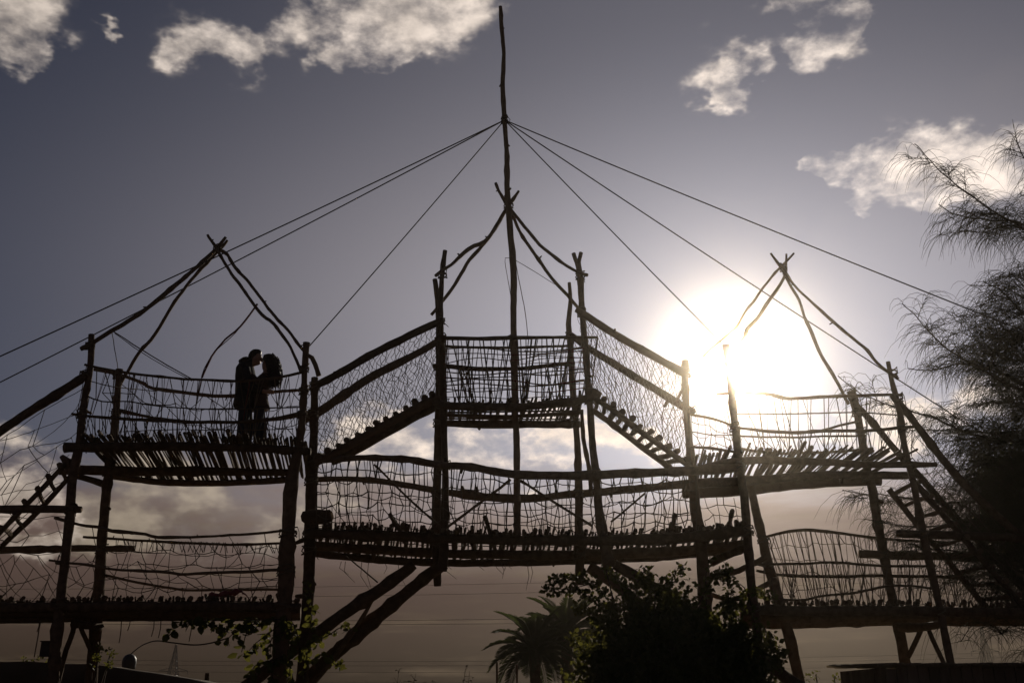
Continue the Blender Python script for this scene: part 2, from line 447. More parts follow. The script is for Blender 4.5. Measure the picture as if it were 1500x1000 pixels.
# ------------------------------------------------------------------ ground
g = MB(); n = 60; S = 205.0
for i in range(n + 1):
    for j in range(n + 1):
        fx = (i / n * 2 - 1); fy = (j / n * 2 - 1)
        x = S * fx * abs(fx); y = S * fy * abs(fy) + 20
        g.v.append(Vector((x, y, 0.05 * mnoise.noise(Vector((x * .2, y * .2, 0))))))
for i in range(n):
    for j in range(n):
        a = i * (n + 1) + j; g.f.append((a, a + n + 1, a + n + 2, a + 1))
structure(g.build('ground', M['earth']))
md = MB(); prof = [(-420, 968), (-200, 966), (0, 971), (60, 972), (150, 975), (200, 979), (260, 988), (330, 1000), (420, 1022), (480, 1032)]
c = line3([(a, b, 20.5) for a, b in prof], None, 0.35)
rings = []
for p in c:
    h = max(p.z + 0.04 * mnoise.noise(p * 3), 0.02); ring = []
    for k in range(13):
        t = k / 12; yy = -3.0 + 9.0 * t
        e_ = min(1, t / .14); z = h * (e_ * e_ * (3 - 2 * e_)) * (1 - .9 * max(0, (t - .3) / .7) ** 1.5) + 0.05 * mnoise.noise(Vector((p.x, yy, 0)) * 1.1)
        ring.append(Vector((p.x, p.y + yy, max(z, -0.1) if 0 < k < 12 else -0.1)))
    rings.append(ring)
b0 = 0
for r_ in rings: md.v.extend(r_)
for i in range(len(rings) - 1):
    for k in range(12): md.f.append((i * 13 + k, (i + 1) * 13 + k, (i + 1) * 13 + k + 1, i * 13 + k + 1))
structure(md.build('earth_mound', M['earth']))

# ------------------------------------------------------------------ climbing tower with the couple on it
TA = thing('climbing_tower', 'raised log platform tower with couple standing on its deck and tepee poles above', 'tower', W(270, 960, 16.8) * Vector((1, 1, 0)), 'log platform towers')
pole([(134, 490, 9), (132, 540, 10), (122, 600, 11), (116, 650, 12), (107, 700, 13), (102, 760, 15), (97, 800, 14), (92, 850, 14), (86, 900, 15), (81, 960, 17)], YN, 'post', TA, True, stubs=0.5)
pole([(175, 541, 9), (172, 580, 10), (169, 620, 12), (163, 670, 13), (157, 710, 14), (152, 760, 15), (148, 800, 15), (146, 850, 17), (142, 900, 18), (137, 960, 18)], YM, 'post', TA, True, stubs=0.6)
pole([(449, 502, 9), (446, 540, 9), (445, 580, 10), (442, 620, 10), (438, 660, 11), (431, 688, 16), (427, 712, 21), (423, 760, 21), (421, 800, 22), (418, 860, 23), (415, 900, 24), (411, 960, 25)], YN, 'post', TA, True, stubs=0.3)
pole([(461, 553, 10), (460, 600, 12), (459, 640, 12), (457, 700, 16), (455, 760, 18), (453, 800, 18), (451, 860, 18), (448, 920, 19), (444, 980, 19)], 16.75, 'post', TA, True, stubs=0.8)
pole([(451, 520, 6), (457, 524, 7), (462, 534, 7), (467, 550, 6)], YN - .05, 'branch_stub', TA)
pole([(448, 757, 19, 16.5), (466, 757, 21, 16.3), (482, 756, 19, 16.15)], None, 'log_end', TA)
nearA = [(95, 655, 15, YN), (180, 654, 14, YN), (300, 654, 13, YN), (380, 657, 12, YN), (455, 661, 11, YN)]
midA = [(88, 688, 15, 17.5), (200, 690, 14, 17.6), (300, 690, 13, 17.6), (425, 692, 10, 17.6)]
farA = [(160, 697, 9, YF), (230, 705, 10, YF), (300, 708, 10, YF), (370, 706, 10, YF), (420, 702, 9, YF)]
pole(nearA, None, 'beam', TA, stubs=.4); pole(midA, None, 'beam', TA, stubs=.4); pole(farA, None, 'beam', TA)
pole([(113, 697, 10, 17.3), (130, 702, 9, 17.6), (150, 708, 11, 18.0)], None, 'beam', TA, stubs=1.5)
pole([(90, 668, 7, YN), (97, 676, 12, YN), (112, 683, 12, 16.4)], None, 'beam', TA)
deck(TA, line3([(118, 650, YN), (300, 650, YN), (448, 656, YN)]), line3([(165, 699, YF), (300, 708, YF), (455, 700, YF)]), 92, over=(0.03, 0.34), r=(0.017, 0.033), skew=0.012)
# rails, ropes and webbing
rA1 = [(124, 534, 4, YN), (160, 541, 4, YN), (225, 550, 4, YN), (290, 556, 4, YN), (345, 558, 4, YN), (410, 552, 4, YN), (443, 545, 4, YN)]
rA2 = [(138, 541, 5, YM), (175, 549, 5, YM), (213, 562, 5, YM), (226, 569, 5, YM), (300, 578, 6, YM), (345, 580, 5, YM), (395, 575, 5, YM), (458, 570, 4, 16.8)]
rA3 = [(105, 606, 4, YN), (175, 613, 5, YN), (250, 617, 5, YN), (345, 618, 5, YN), (400, 613, 5, YN), (445, 604, 5, YN)]
rA4 = [(172, 600, 5, YM), (205, 608, 5, YM), (260, 616, 4, YM), (340, 619, 4, YM), (420, 612, 5, YM), (458, 600, 5, 16.8)]
for q in (rA1, rA2, rA3, rA4): pole(q, None, 'rail', TA, m='cane', wob=.02, stubs=1.2, sides=6)
c3 = lambda q: line3([(a[0], a[1], a[3]) for a in q])
ropeA = [(128, 580, YN), (150, 588, YN), (190, 588, YN), (225, 594, YN), (300, 599, YN), (350, 599, YN), (440, 596, YN)]
rope(TA, ropeA, None, 2.2)
rope(TA, [(133, 558, YN), (165, 566, YN), (230, 573, YM), (175, 574, YM)][:3], None, 1.5)
rope(TA, [(180, 632, YN), (260, 629, YN), (340, 630, YN), (430, 628, YN)], None, 1.4)
net(TA, c3(rA2), line3([(172, 640, YM), (300, 645, YM), (458, 645, 16.9)]), 15, 3, 'zigzag', 0.006, .25)
lacing(TA, c3(rA1), line3(ropeA), 26, 0.006, 0.04)
lacing(TA, line3(ropeA), line3([(118, 648, YN), (300, 648, YN), (442, 652, YN)]), 34, 0.006, 0.035)
lacing(TA, c3(rA3), line3([(112, 650, YN), (300, 650, YN), (442, 654, YN)]), 44, 0.0065, 0.03)
lacing(TA, c3(rA1), c3(rA3), 12, 0.005, 0.03, 'cord', 'redrope')
# tepee of bent branches
for q in ([(331, 347, 4, 16.8), (318, 363, 6, 16.8), (285, 395, 6, 16.6), (250, 425, 7, 16.5), (210, 456, 7, 16.3), (165, 486, 7, 16.1), (118, 511, 7, 15.9)],
          [(333, 352, 4, 16.9), (320, 367, 5, 16.9), (290, 397, 5, 17.0), (265, 428, 5, 17.1), (250, 450, 5, 17.2), (226, 490, 5, 17.4), (205, 515, 5, 17.5), (188, 545, 5, 17.6), (178, 562, 6, 17.65), (166, 590, 6, 17.75)],
          [(304, 344, 4, 16.7), (318, 365, 5, 16.7), (335, 396, 5, 16.6), (360, 430, 5, 16.4), (385, 460, 5, 16.3), (402, 473, 5, 16.2), (425, 510, 5, 16.1), (441, 545, 5, 15.9)],
          [(312, 357, 4, 17.0), (322, 367, 5, 17.0), (333, 373, 5, 17.0), (350, 398, 5, 16.9), (380, 432, 5, 16.7), (400, 460, 5, 16.5), (422, 485, 5, 16.3), (446, 515, 5, 16.1)]):
    pole(q, None, 'roof_pole', TA, m='cane', wob=.03, stubs=.8, sides=6, step=.1)
lash(TA, 318, 363, 16.8, 10); lash(TA, 132, 506, YN, 12); lash(TA, 446, 540, YN, 11); lash(TA, 124, 548, YN, 12); lash(TA, 445, 572, YN, 12); lash(TA, 116, 655, YN, 15); lash(TA, 440, 657, YN, 13)
rope(TA, [(377, 445, 16.35), (352, 478, 16.3), (330, 497, 16.2), (310, 522, 16.1), (296, 553, YN)], None, 3.2, 'ribbon', 'redrope')
rope(TA, [(377, 445, 16.3), (345, 487, 16.2), (318, 512, 16.1), (299, 540, YN), (290, 580, YN)], None, 1.3, 'cord', 'redrope')
rope(TA, [(167, 486, 16.1), (220, 520, 16.1), (281, 555, YN)], None, 1.8); rope(TA, [(168, 488, 16.1), (215, 521, 16.1), (278, 556, YN)], None, 1.2, 'cord')
rope(TA, [(164, 487, 16.1), (173, 541, 17.5)], None, 1.3, 'cord')

# ------------------------------------------------------------------ stair leaving the couple's tower, seen at the edge
ST = thing('ladder_stair', 'steep log ladder with thick handrail leading down from the couple\'s tower', 'stairs', Vector((-8.6, 16.8, 0)), 'outer ladder stairs')
pole([(131, 547, 13, YN), (70, 586, 14, YN), (0, 631, 14, YN), (-90, 690, 14, YN)], None, 'handrail', ST, stubs=.3)
la = [(102, 672, 8, YN), (50, 727, 8, YN), (0, 779, 8, YN), (-110, 893, 9, YN)]
lb = [(108, 692, 8, 17.0), (52, 752, 8, 17.0), (2, 800, 8, 17.0), (-90, 893, 9, 17.0)]
pole(la, None, 'stringer', ST); pole(lb, None, 'stringer', ST)
ca, cb = c3(la), c3(lb)
for i in range(12):
    u = 0.07 + i * 0.083; a, b = along(ca, u), along(cb, u); d = (b - a).normalized()
    stick(ST, a - d * .14 + Vector((0, 0, .05)), b + d * .12 + Vector((0, 0, .05)), .045, 'rung')
net(ST, line3([(128, 566, YN), (60, 604, YN), (-70, 690, YN)]), line3([(112, 690, YN), (50, 742, YN), (-100, 885, YN)]), 7, 4, 'hex', .005, .32)
net(ST, line3([(128, 600, 17.1), (20, 640, 17.1), (-80, 660, 17.1)]), line3([(100, 745, 17.1), (20, 748, 17.1), (-90, 748, 17.1)]), 6, 4, 'hex', .005, .35)

# ------------------------------------------------------------------ lower walkway below the couple
LW = thing('log_walkway', 'lower log walkway with sagging branch rails running beneath the couple\'s platform', 'walkway', Vector((-6.0, 17.5, 0)), 'lower log walkways')
pole([(-90, 747, 13, YN), (60, 745, 12, YN), (119, 746, 10, YN)], None, 'beam', LW)
pole([(-90, 808, 10, YM), (100, 803, 10, YM), (197, 803, 9, YM)], None, 'beam', LW)
wn = [(-110, 892, 15, YN), (100, 889, 15, YN), (300, 888, 14, YN), (440, 890, 14, YN)]
wm = [(-110, 898, 14, 17.5), (150, 898, 14, 17.5), (300, 897, 14, 17.5), (440, 898, 13, 17.5)]
wf = [(-110, 908, 10, 18.8), (100, 906, 10, 18.8), (300, 903, 10, 18.8), (440, 903, 10, 18.8)]
for q in (wn, wm, wf): pole(q, None, 'beam', LW)
deck(LW, line3([(-110, 884, YN), (440, 882, YN)]), line3([(-110, 905, 18.8), (440, 902, 18.8)]), 105, r=(.022, .038), over=(-.06, .12), over_far=(0, .2), lift=.045)
r1 = [(80, 758, 5, YN), (115, 768, 5, YN), (145, 772, 5, YN), (165, 778, 6, YN), (215, 782, 5, YN), (232, 787, 5, YN), (300, 785, 4, YN), (350, 783, 4, YN), (412, 777, 4, YN)]
r2 = [(122, 786, 4, YM), (165, 789, 4, YM), (250, 794, 4, YM), (300, 796, 4, YM), (350, 797, 4, YM), (430, 795, 4, YM)]
r3 = [(72, 820, 4, YN), (105, 824, 4, YN), (140, 829, 4, YN), (170, 834, 4, YN), (250, 838, 5, YN), (265, 841, 5, YN), (330, 838, 5, YN), (412, 834, 5, YN)]
r4 = [(155, 842, 4, YM), (200, 852, 4, YM), (250, 861, 4, YM), (300, 864, 4, YM), (430, 862, 4, YM)]
for q in (r1, r2, r3, r4): pole(q, None, 'rail', LW, m='cane', wob=.02, stubs=1, sides=6)
net(LW, line3([(150, 790, YM), (430, 797, YM)]), line3([(150, 880, YM), (430, 880, YM)]), 14, 5, 'square', .0055, .32)
net(LW, c3(r1), line3([(85, 880, YN), (412, 880, YN)]), 13, 4, 'hex', .005, .3)
lacing(LW, line3([(170, 789, YM), (430, 797, YM)]), line3([(170, 808, YM), (430, 810, YM)]), 44, .005, .03)
net(LW, line3([(-90, 756, YN), (95, 756, YN)]), line3([(-90, 880, YN), (85, 880, YN)]), 6, 4, 'hex', .005, .35)
net(LW, line3([(-90, 812, 17.4), (140, 812, 17.4)]), line3([(-90, 884, 17.4), (140, 884, 17.4)]), 9, 4, 'diamond', .005, .35)
pole([(110, 905, 8, 16.6), (107, 925, 8, 16.6), (98, 950, 8, 16.6), (92, 972, 8, 16.6)], None, 'brace', LW, True)
pole([(114, 905, 7, 17.2), (121, 925, 7, 17.3), (133, 952, 7, 17.5)], None, 'brace', LW)
pole([(108, 914, 10, 16.4), (130, 916, 12, 17.0), (148, 918, 10, 17.5)], None, 'beam', LW)
for x, y0, y1 in ((178, 906, 941), (191, 906, 923), (226, 906, 932), (236, 906, 934), (281, 906, 939), (58, 908, 925), (112, 672, 690)):
    rope(LW, [(x, y0, 16.4), (x - 1, (y0 + y1) / 2, 16.4), (x - 4, y1, 16.4)], None, 1.3, 'hanging_cord')
rope(LW, [(60, 908, 16.2), (55, 935, 16.2), (50, 962, 16.2)], None, 1.5, 'hanging_cord')

# ------------------------------------------------------------------ bridge in the middle
BR = thing('log_bridge', 'sagging log footbridge with net sides hung between the two platform towers', 'bridge', Vector((0.3, 17.3, 0)))
bn = [(448, 781, 14, YN), (560, 784, 14, YN), (640, 788, 14, YN), (750, 791, 14, YN), (850, 792, 15, YN), (950, 790, 15, YN), (1030, 785, 16, YN), (1095, 777, 15, YN)]
bm = [(448, 799, 13, YM), (560, 805, 13, YM), (640, 810, 13, YM), (750, 812, 13, YM), (850, 812, 14, YM), (1000, 806, 14, YM), (1100, 796, 14, YM)]
bf = [(448, 808, 11, 19.0), (520, 816, 11, 19.0), (620, 823, 11, 19.0), (750, 824, 10, 19.0), (850, 821, 11, 19.0), (950, 816, 12, 19.0), (1085, 804, 12, 19.0)]
for q in (bn, bm, bf): pole(q, None, 'beam', BR, stubs=.3)
deck(BR, line3([(a[0], a[1] - 6, YN) for a in bn]), line3([(a[0], a[1] - 4, 19.0) for a in bf]), 160, r=(.018, .035), over=(0.04, .4), over_far=(0, .2), lift=.03, skew=.012)
for u in (0.21, .42, .63, .84, .97):                                   # a few odd long ends
    a = along(c3(bn), u); stick(BR, a + Vector((-.1, -.45, .28)), a + Vector((.05, .9, -.02)), .04)
rn = [(462, 676, 9, YN), (510, 671, 9, YN), (550, 670, 9, YN), (600, 673, 10, YN), (645, 681, 11, YN), (690, 684, 11, YN), (750, 694, 12, YN), (800, 696, 12, YN), (860, 696, 13, YN), (920, 693, 13, YN), (1000, 690, 13, YN), (1085, 684, 13, YN)]
rf = [(462, 702, 8, YM), (510, 701, 9, YM), (560, 705, 9, YM), (600, 711, 9, YM), (640, 718, 10, YM), (690, 725, 12, YM), (740, 730, 13, YM), (790, 729, 12, YM), (830, 724, 11, YM), (870, 721, 12, YM), (920, 717, 12, YM), (1025, 706, 12, YM)]
pole(rn, None, 'rail', BR, stubs=.9); pole(rf, None, 'rail', BR, stubs=.9)
net(BR, span(rn, 464, 1020), span(bn, 464, 1020, -8), 36, 6, 'square', .0072, .28)
net(BR, span(rf, 464, 1020), span(bm, 464, 1020, -12), 30, 4, 'square', .0062, .3)
lacing(BR, span(rn, 464, 1020), span(rf, 464, 1020, 0, YN), 46, .0065, .012)
lacing(BR, span(rf, 464, 1020), span(bm, 464, 1020, -14), 30, .0055, .015)
pole([(748, 702, 4, 16.1), (700, 738, 4, 16.1), (655, 772, 4, 16.1)], None, 'strut', BR, m='cane'); pole([(762, 703, 4, 16.1), (815, 737, 4, 16.1), (868, 770, 4, 16.1)], None, 'strut', BR, m='cane')
pole([(548, 680, 3, 16.2), (610, 740, 3, 16.2), (642, 768, 3, 16.2)], None, 'strut', BR, m='cane'); pole([(945, 722, 3, 16.2), (895, 764, 3, 16.2)], None, 'strut', BR, m='cane')
pole([(985, 765, 9, 16.4), (982, 785, 11, 16.4)], None, 'branch_stub', BR)
# the big raking struts that carry the bridge
for q in ([(606, 826, 16, 16.6), (550, 867, 18, 16.6), (494, 905, 18, 16.6), (440, 945, 19, 16.6), (395, 978, 19, 16.6)],
          [(652, 825, 16, 16.9), (628, 841, 18, 16.9), (600, 864, 18, 16.9), (555, 902, 19, 16.9), (500, 948, 20, 16.9), (460, 985, 20, 16.9)],
          [(862, 830, 16, 16.9), (905, 858, 18, 16.9), (960, 905, 18, 16.9), (1030, 965, 19, 16.9), (1070, 1000, 19, 16.9)],
          [(900, 826, 16, 16.6), (955, 858, 17, 16.6), (1030, 905, 18, 16.6), (1100, 955, 18, 16.6)]):
    pole(q, None, 'strut', BR, True, stubs=.2)
pole([(548, 874, 5, 16.7), (524, 914, 6, 16.7), (490, 962, 7, 16.7), (455, 1006, 7, 16.7)], None, 'brace', BR, True, m='cane')
rope(BR, [(507, 814, YM), (553, 852, 16.7)], None, 2.2, 'cord')
for x in (500, 506, 530, 540, 563, 640, 651, 655, 724, 733, 738, 742, 772, 776, 583, 700):
    p = W(x, 822, 18.8); L = random.uniform(.12, .65)
    mb = MB().tube([p, p + Vector((random.uniform(-.05, .08), 0, -L * .5)), p + Vector((random.uniform(-.05, .2), 0, -L))], [.006, .005, .003], 4); mb.build('dangling_bark', M['twig'], BR)

# ------------------------------------------------------------------ lookout on top of the bridge
CT = thing('lookout_tower', 'tall narrow lookout above the bridge with woven rope sides and crossed poles', 'tower', Vector((0, 16.6, 4.0)))
pole([(652, 367, 6), (648, 400, 7), (646, 440, 8), (646, 480, 8), (648, 540, 10), (650, 600, 10), (652, 680, 10), (652, 740, 11), (650, 790, 14), (648, 836, 14)], 16.15, 'post', CT, stubs=.5)
pole([(637, 409, 7), (640, 430, 7), (642, 460, 8), (643, 520, 9), (642, 600, 10), (641, 680, 12), (639, 740, 13), (640, 800, 14), (641, 858, 11)], 17.2, 'post', CT, stubs=.5)
pole([(846, 384, 9), (850, 402, 9), (852, 440, 9), (855, 480, 9), (858, 520, 10), (862, 575, 9), (866, 620, 10), (869, 660, 11), (873, 700, 12), (877, 745, 13), (883, 785, 16), (892, 830, 18)], 16.15, 'post', CT, stubs=.5)
pole([(847, 390, 6), (843, 380, 6), (840, 371, 6)], 16.15, 'fork', CT); pole([(847, 390, 6), (849, 380, 6), (851, 370, 6)], 16.15, 'fork', CT)
pole([(834, 414, 5), (836, 440, 6), (833, 475, 8), (836, 510, 8), (838, 560, 9), (841, 590, 9), (845, 640, 9), (847, 700, 11), (848, 760, 12), (849, 800, 13), (849, 856, 14)], 17.2, 'post', CT, stubs=.6)
pole([(852, 600, 6), (854, 640, 6), (859, 665, 6), (864, 690, 6), (866, 720, 7)], 16.7, 'brace', CT, m='cane')
tn = [(634, 588, 10, YN), (655, 594, 12, YN), (750, 596, 12, YN), (800, 593, 12, YN), (850, 586, 12, YN), (874, 580, 10, YN)]
tf = [(640, 619, 11, 17.3), (700, 621, 12, 17.3), (750, 621, 13, 17.3), (850, 621, 10, 17.3)]
pole(tn, None, 'beam', CT, stubs=.4); pole(tf, None, 'beam', CT, stubs=.4)
pole([(650, 607, 6, 16.6), (750, 610, 6, 16.6), (850, 604, 6, 16.6)], None, 'beam', CT)
deck(CT, line3([(655, 593, YN), (750, 595, YN), (860, 585, YN)]), line3([(655, 618, 17.3), (750, 620, 17.3), (845, 619, 17.3)]), 40, r=(.018, .03), over=(-.05, .06), over_far=(0, .1), lift=.06)
for k in range(5):                                                     # cross sticks woven through
    f = (k + .5) / 5
    a = W(655, 593, YN).lerp(W(655, 618, 17.3), f); b = W(855, 588, YN).lerp(W(845, 619, 17.3), f)
    stick(CT, a + Vector((0, 0, .03)), b + Vector((0, 0, .03)), .018, 'cross_stick')
t1 = [(645, 495, 6, YN), (700, 496, 6, YN), (750, 495, 6, YN), (800, 494, 5, YN), (876, 494, 4, YN)]
t2 = [(634, 536, 7, 17.0), (660, 537, 7, 17.0), (690, 540, 7, 17.0), (750, 540, 6, 17.0), (790, 537, 6, 17.0), (842, 531, 5, 17.0)]
t3 = [(648, 537, 5, YN), (700, 541, 5, YN), (790, 536, 5, YN), (862, 530, 4, YN)]
for q in (t1, t2): pole(q, None, 'rail', CT, m='cane', stubs=1, sides=6)
pole([(650, 507, 4, 17.2), (750, 509, 4, 17.2), (840, 506, 4, 17.2)], None, 'rail', CT, m='cane', sides=6)
lacing(CT, c3(t1), line3([(650, 588, YN), (750, 590, YN), (865, 580, YN)]), 30, .0085, .085)
lacing(CT, c3(t2), line3([(650, 612, 17.2), (845, 610, 17.2)]), 20, .0075, .08)
lacing(CT, line3([(650, 508, 17.2), (840, 506, 17.2)]), line3([(650, 590, 17.2), (840, 588, 17.2)]), 16, .0065, .08)
for k, (ya, yb) in enumerate(((511, 512), (533, 518), (544, 548), (553, 560), (565, 562), (569, 572), (582, 583), (518, 514), (575, 566), (560, 545))):
    Yk = YN if k % 2 else 17.1
    rope(CT, [(650, ya, Yk), (700, (ya + yb) / 2 + random.uniform(-4, 6), Yk), (750, (ya + yb) / 2 + random.uniform(-3, 6), Yk), (800, yb + random.uniform(-3, 5), Yk), (856, yb - 4, Yk)], None, random.uniform(1.3, 2.4), 'woven_rope', 'redrope' if k in (1, 3, 5, 7) else 'rope')
for k in range(7):                                                     # loose red cords by the post
    y0 = 512 + k * 5; rope(CT, [(758 + random.uniform(0, 20), y0 + random.uniform(-3, 6), YN), (800, y0 + random.uniform(-4, 6), YN), (856, y0 + random.uniform(-3, 3), YN)], None, 1.2, 'cord', 'redrope')
for q in ([(760, 280, 4, 16.4), (745, 300, 6, 16.4), (728, 330, 6, 16.4), (711, 354, 6, 16.3), (695, 360, 6, 16.3), (680, 370, 6, 16.2), (660, 388, 5, 16.1), (638, 404, 5, 15.95)],
          [(752, 292, 4, 16.5), (743, 305, 5, 16.5), (725, 336, 5, 16.6), (706, 361, 5, 16.7), (688, 381, 6, 16.8), (670, 410, 6, 17.0), (652, 435, 6, 17.1), (632, 461, 5, 17.3)],
          [(726, 268, 4, 16.4), (742, 297, 5, 16.4), (760, 322, 5, 16.4), (780, 345, 5, 16.3), (797, 363, 5, 16.3), (820, 383, 5, 16.2), (843, 398, 5, 16.1), (860, 403, 5, 15.95)],
          [(740, 286, 4, 16.5), (748, 308, 5, 16.5), (762, 340, 5, 16.6), (780, 367, 5, 16.7), (800, 395, 5, 16.9), (820, 420, 5, 17.0), (838, 440, 5, 17.1), (852, 456, 5, 17.3)]):
    pole(q, None, 'roof_pole', CT, m='cane', wob=.025, stubs=.8, sides=6, step=.1)
lash(CT, 745, 300, 16.4, 13); lash(CT, 648, 402, 16.1, 11); lash(CT, 850, 404, 16.1, 12); lash(CT, 650, 592, 16.1, 14); lash(CT, 864, 586, 16.1, 14)
pole([(858, 578, 20, YN), (872, 576, 16, YN), (880, 580, 9, YN)], None, 'log_end', CT, stubs=3)

MS = thing('mast', 'very tall thin crooked wooden mast rising from the bridge through the lookout', 'mast', W(758, 782, 16.3))
pole([(733, 10, 5), (735, 40, 6), (738, 80, 6), (737, 130, 7), (739, 176, 7), (742, 220, 7), (743, 260, 8), (745, 300, 9), (749, 350, 9), (752, 380, 10), (752, 440, 9), (753, 500, 10), (754, 560, 10), (756, 620, 9), (757, 700, 10), (758, 785, 10)], 16.3, 'pole', MS, stubs=.5, wob=.015)
lash(MS, 739, 176, 16.3, 9, 5)
rope(MS, [(752, 378, 16.25), (740, 378, 16.2), (744, 410, 16.2), (749, 440, 16.2), (750, 480, 16.2)], None, 1.0, 'cord'); rope(MS, [(755, 381, 16.25), (762, 420, 16.2), (769, 455, 16.2), (773, 492, 16.1)], None, 1.2, 'cord'); rope(MS, [(755, 381, 16.25), (790, 402, 16.6), (823, 423, 17.0)], None, 1.0, 'cord')

# guy cables of the mast
top = W(739, 176, 16.3)
for lab, e, r_ in (('upper guy cable from mast passing above the couple\'s tepee to the far side', W(-60, 549, 15.2), .012),
                   ('lower guy cable from mast running behind the couple\'s tepee poles', W(-60, 590, 17.8), .012),
                   ('guy cable from mast tied to post beside the couple', W(452, 508, 16.05), .011),
                   ('guy cable from mast tied to post in front of the sun', W(1062, 507, 16.05), .011),
                   ('guy cable from mast passing behind the tepee beside the sun', W(1470, 655, 17.8), .012),
                   ('topmost guy cable from mast running into the weeping tree', W(1560, 508, 15.2), .012)):
    mb = MB().tube(slack(top, e, 0.004, 16), r_, 5)
    o = mb.build('guy_cable', M['cable'], None, top); tag(o, lab, 'cable', 'guy cables of the mast')

# ------------------------------------------------------------------ stairs from the towers up to the lookout
def stairs(label, near_rail, far_rail, near_s, far_s, nsteps, loc, netn, diag):
    t = thing('log_stairs', label, 'stairs', loc, 'stairs up to the lookout')
    pole(near_rail, None, 'handrail', t, stubs=.5); pole(far_rail, None, 'handrail', t, stubs=.5)
    pole(near_s, None, 'stringer', t, stubs=.2); pole(far_s, None, 'stringer', t, stubs=.2)
    a_, b_ = c3(near_s), c3(far_s)
    for i in range(nsteps):
        u = (i + .5) / nsteps; a, b = along(a_, u), along(b_, u); d = (b - a).normalized()
        stick(t, a - d * .12 + Vector((0, 0, .085)), b + d * .08 + Vector((0, 0, .085)), random.uniform(.048, .062), 'step')
    net(t, c3(near_rail), a_, netn + 9, 16, 'diamond', .0038, .38, bulge=.12, miss=.04)
    net(t, c3(far_rail), b_, netn + 3, 12, 'diamond', .0036, .45, bulge=-.12, miss=.05)
    return t
stairs('log stairs with net sides climbing from the couple\'s tower to the lookout',
       [(464, 564, 11, YN), (500, 545, 12, YN), (550, 516, 12, YN), (600, 492, 12, YN), (646, 470, 12, YN)],
       [(440, 618, 13, 17.2), (470, 601, 13, 17.2), (500, 581, 13, 17.2), (550, 549, 13, 17.2), (600, 523, 12, 17.2), (646, 497, 11, 17.2)],
       [(462, 678, 11, YN), (500, 658, 12, YN), (550, 630, 13, YN), (600, 603, 13, YN), (642, 581, 12, YN)],
       [(486, 678, 9, 16.7), (500, 671, 12, 16.7), (550, 643, 13, 16.7), (600, 615, 13, 16.7), (642, 593, 12, 16.7)], 13, Vector((-2.4, 16.5, 4.0)), 18, 1)
stairs('log stairs with net sides descending from the lookout towards the sun',
       [(844, 453, 9, YN), (860, 463, 11, YN), (900, 489, 11, YN), (950, 517, 12, YN), (1004, 547, 12, YN)],
       [(836, 490, 9, 17.2), (862, 510, 10, 17.2), (900, 533, 11, 17.2), (950, 564, 12, 17.2), (1016, 604, 13, 17.2)],
       [(866, 580, 9, YN), (900, 602, 9, YN), (940, 633, 9, YN), (980, 661, 9, YN), (1012, 684, 9, YN)],
       [(868, 600, 9, 16.9), (900, 623, 9, 16.9), (940, 655, 9, 16.9), (985, 688, 9, 16.9)], 11, Vector((2.4, 16.5, 4.0)), 18, -1)

# ------------------------------------------------------------------ tower by the sun
TB = thing('climbing_tower', 'raised log platform tower beside the sun and weeping tree, nobody on it', 'tower', Vector((5.0, 16.8, 0)), 'log platform towers')
pole([(1004, 528, 10), (1004, 560, 10), (1006, 600, 10), (1009, 640, 11), (1013, 680, 14), (1018, 740, 16), (1025, 780, 17), (1030, 840, 18), (1034, 900, 19), (1042, 985, 19)], 16.6, 'post', TB, True, stubs=.5)
pole([(1063, 505, 11), (1069, 550, 10), (1074, 600, 10), (1078, 640, 11), (1084, 690, 12), (1091, 740, 13), (1096, 800, 13), (1101, 860, 13), (1106, 900, 14), (1113, 985, 14)], YN, 'post', TB, True, stubs=.5)
pole([(1098, 705, 12), (1104, 735, 12), (1112, 770, 13), (1124, 820, 15), (1141, 880, 17), (1158, 940, 17), (1172, 1000, 17)], YM, 'post', TB, True, stubs=.3)
pole([(1247, 573, 13), (1254, 600, 12), (1262, 640, 12), (1268, 680, 12), (1279, 720, 13), (1284, 760, 14), (1292, 800, 13), (1302, 850, 13), (1312, 900, 15), (1325, 965, 17)], YM, 'post', TB, True, stubs=.7)
pole([(1301, 530, 7), (1306, 560, 7), (1317, 600, 9), (1323, 640, 10), (1329, 670, 9), (1336, 700, 10), (1344, 740, 11), (1351, 775, 12), (1363, 830, 12), (1373, 870, 11), (1380, 905, 11), (1392, 965, 12)], YN, 'post', TB, True, stubs=.6)
pole([(1002, 568, 4, 16.5), (996, 577, 4, 16.45), (991, 588, 4, 16.4)], None, 'branch_stub', TB)
Bn = [(1010, 690, 12, 16.1), (1075, 676, 12, YN), (1130, 674, 11, YN), (1200, 676, 11, YN), (1260, 680, 11, YN), (1345, 680, 9, YN), (1372, 680, 7, YN)]
Bm = [(1015, 708, 14, 17.2), (1085, 704, 13, 17.2), (1200, 696, 12, 17.2), (1340, 696, 11, 17.2)]
Bf = [(1000, 722, 15, 18.2), (1085, 718, 16, 18.2), (1150, 712, 15, 18.2), (1200, 707, 15, 18.2), (1290, 704, 13, 18.2)]
for q in (Bn, Bm, Bf): pole(q, None, 'beam', TB, stubs=.5)
deck(TB, line3([(1020, 682, YN), (1090, 670, YN), (1200, 671, YN), (1335, 674, YN)]), line3([(1010, 716, 18.2), (1085, 713, 18.2), (1200, 701, 18.2), (1285, 698, 18.2)]), 64, r=(.018, .035), over=(.02, .5), over_far=(0, .25))
q1 = [(1050, 577, 4, YN), (1090, 576, 4, YN), (1130, 578, 5, YN), (1150, 583, 5, YN), (1180, 583, 5, YN), (1240, 580, 5, YN), (1322, 578, 4, YN)]
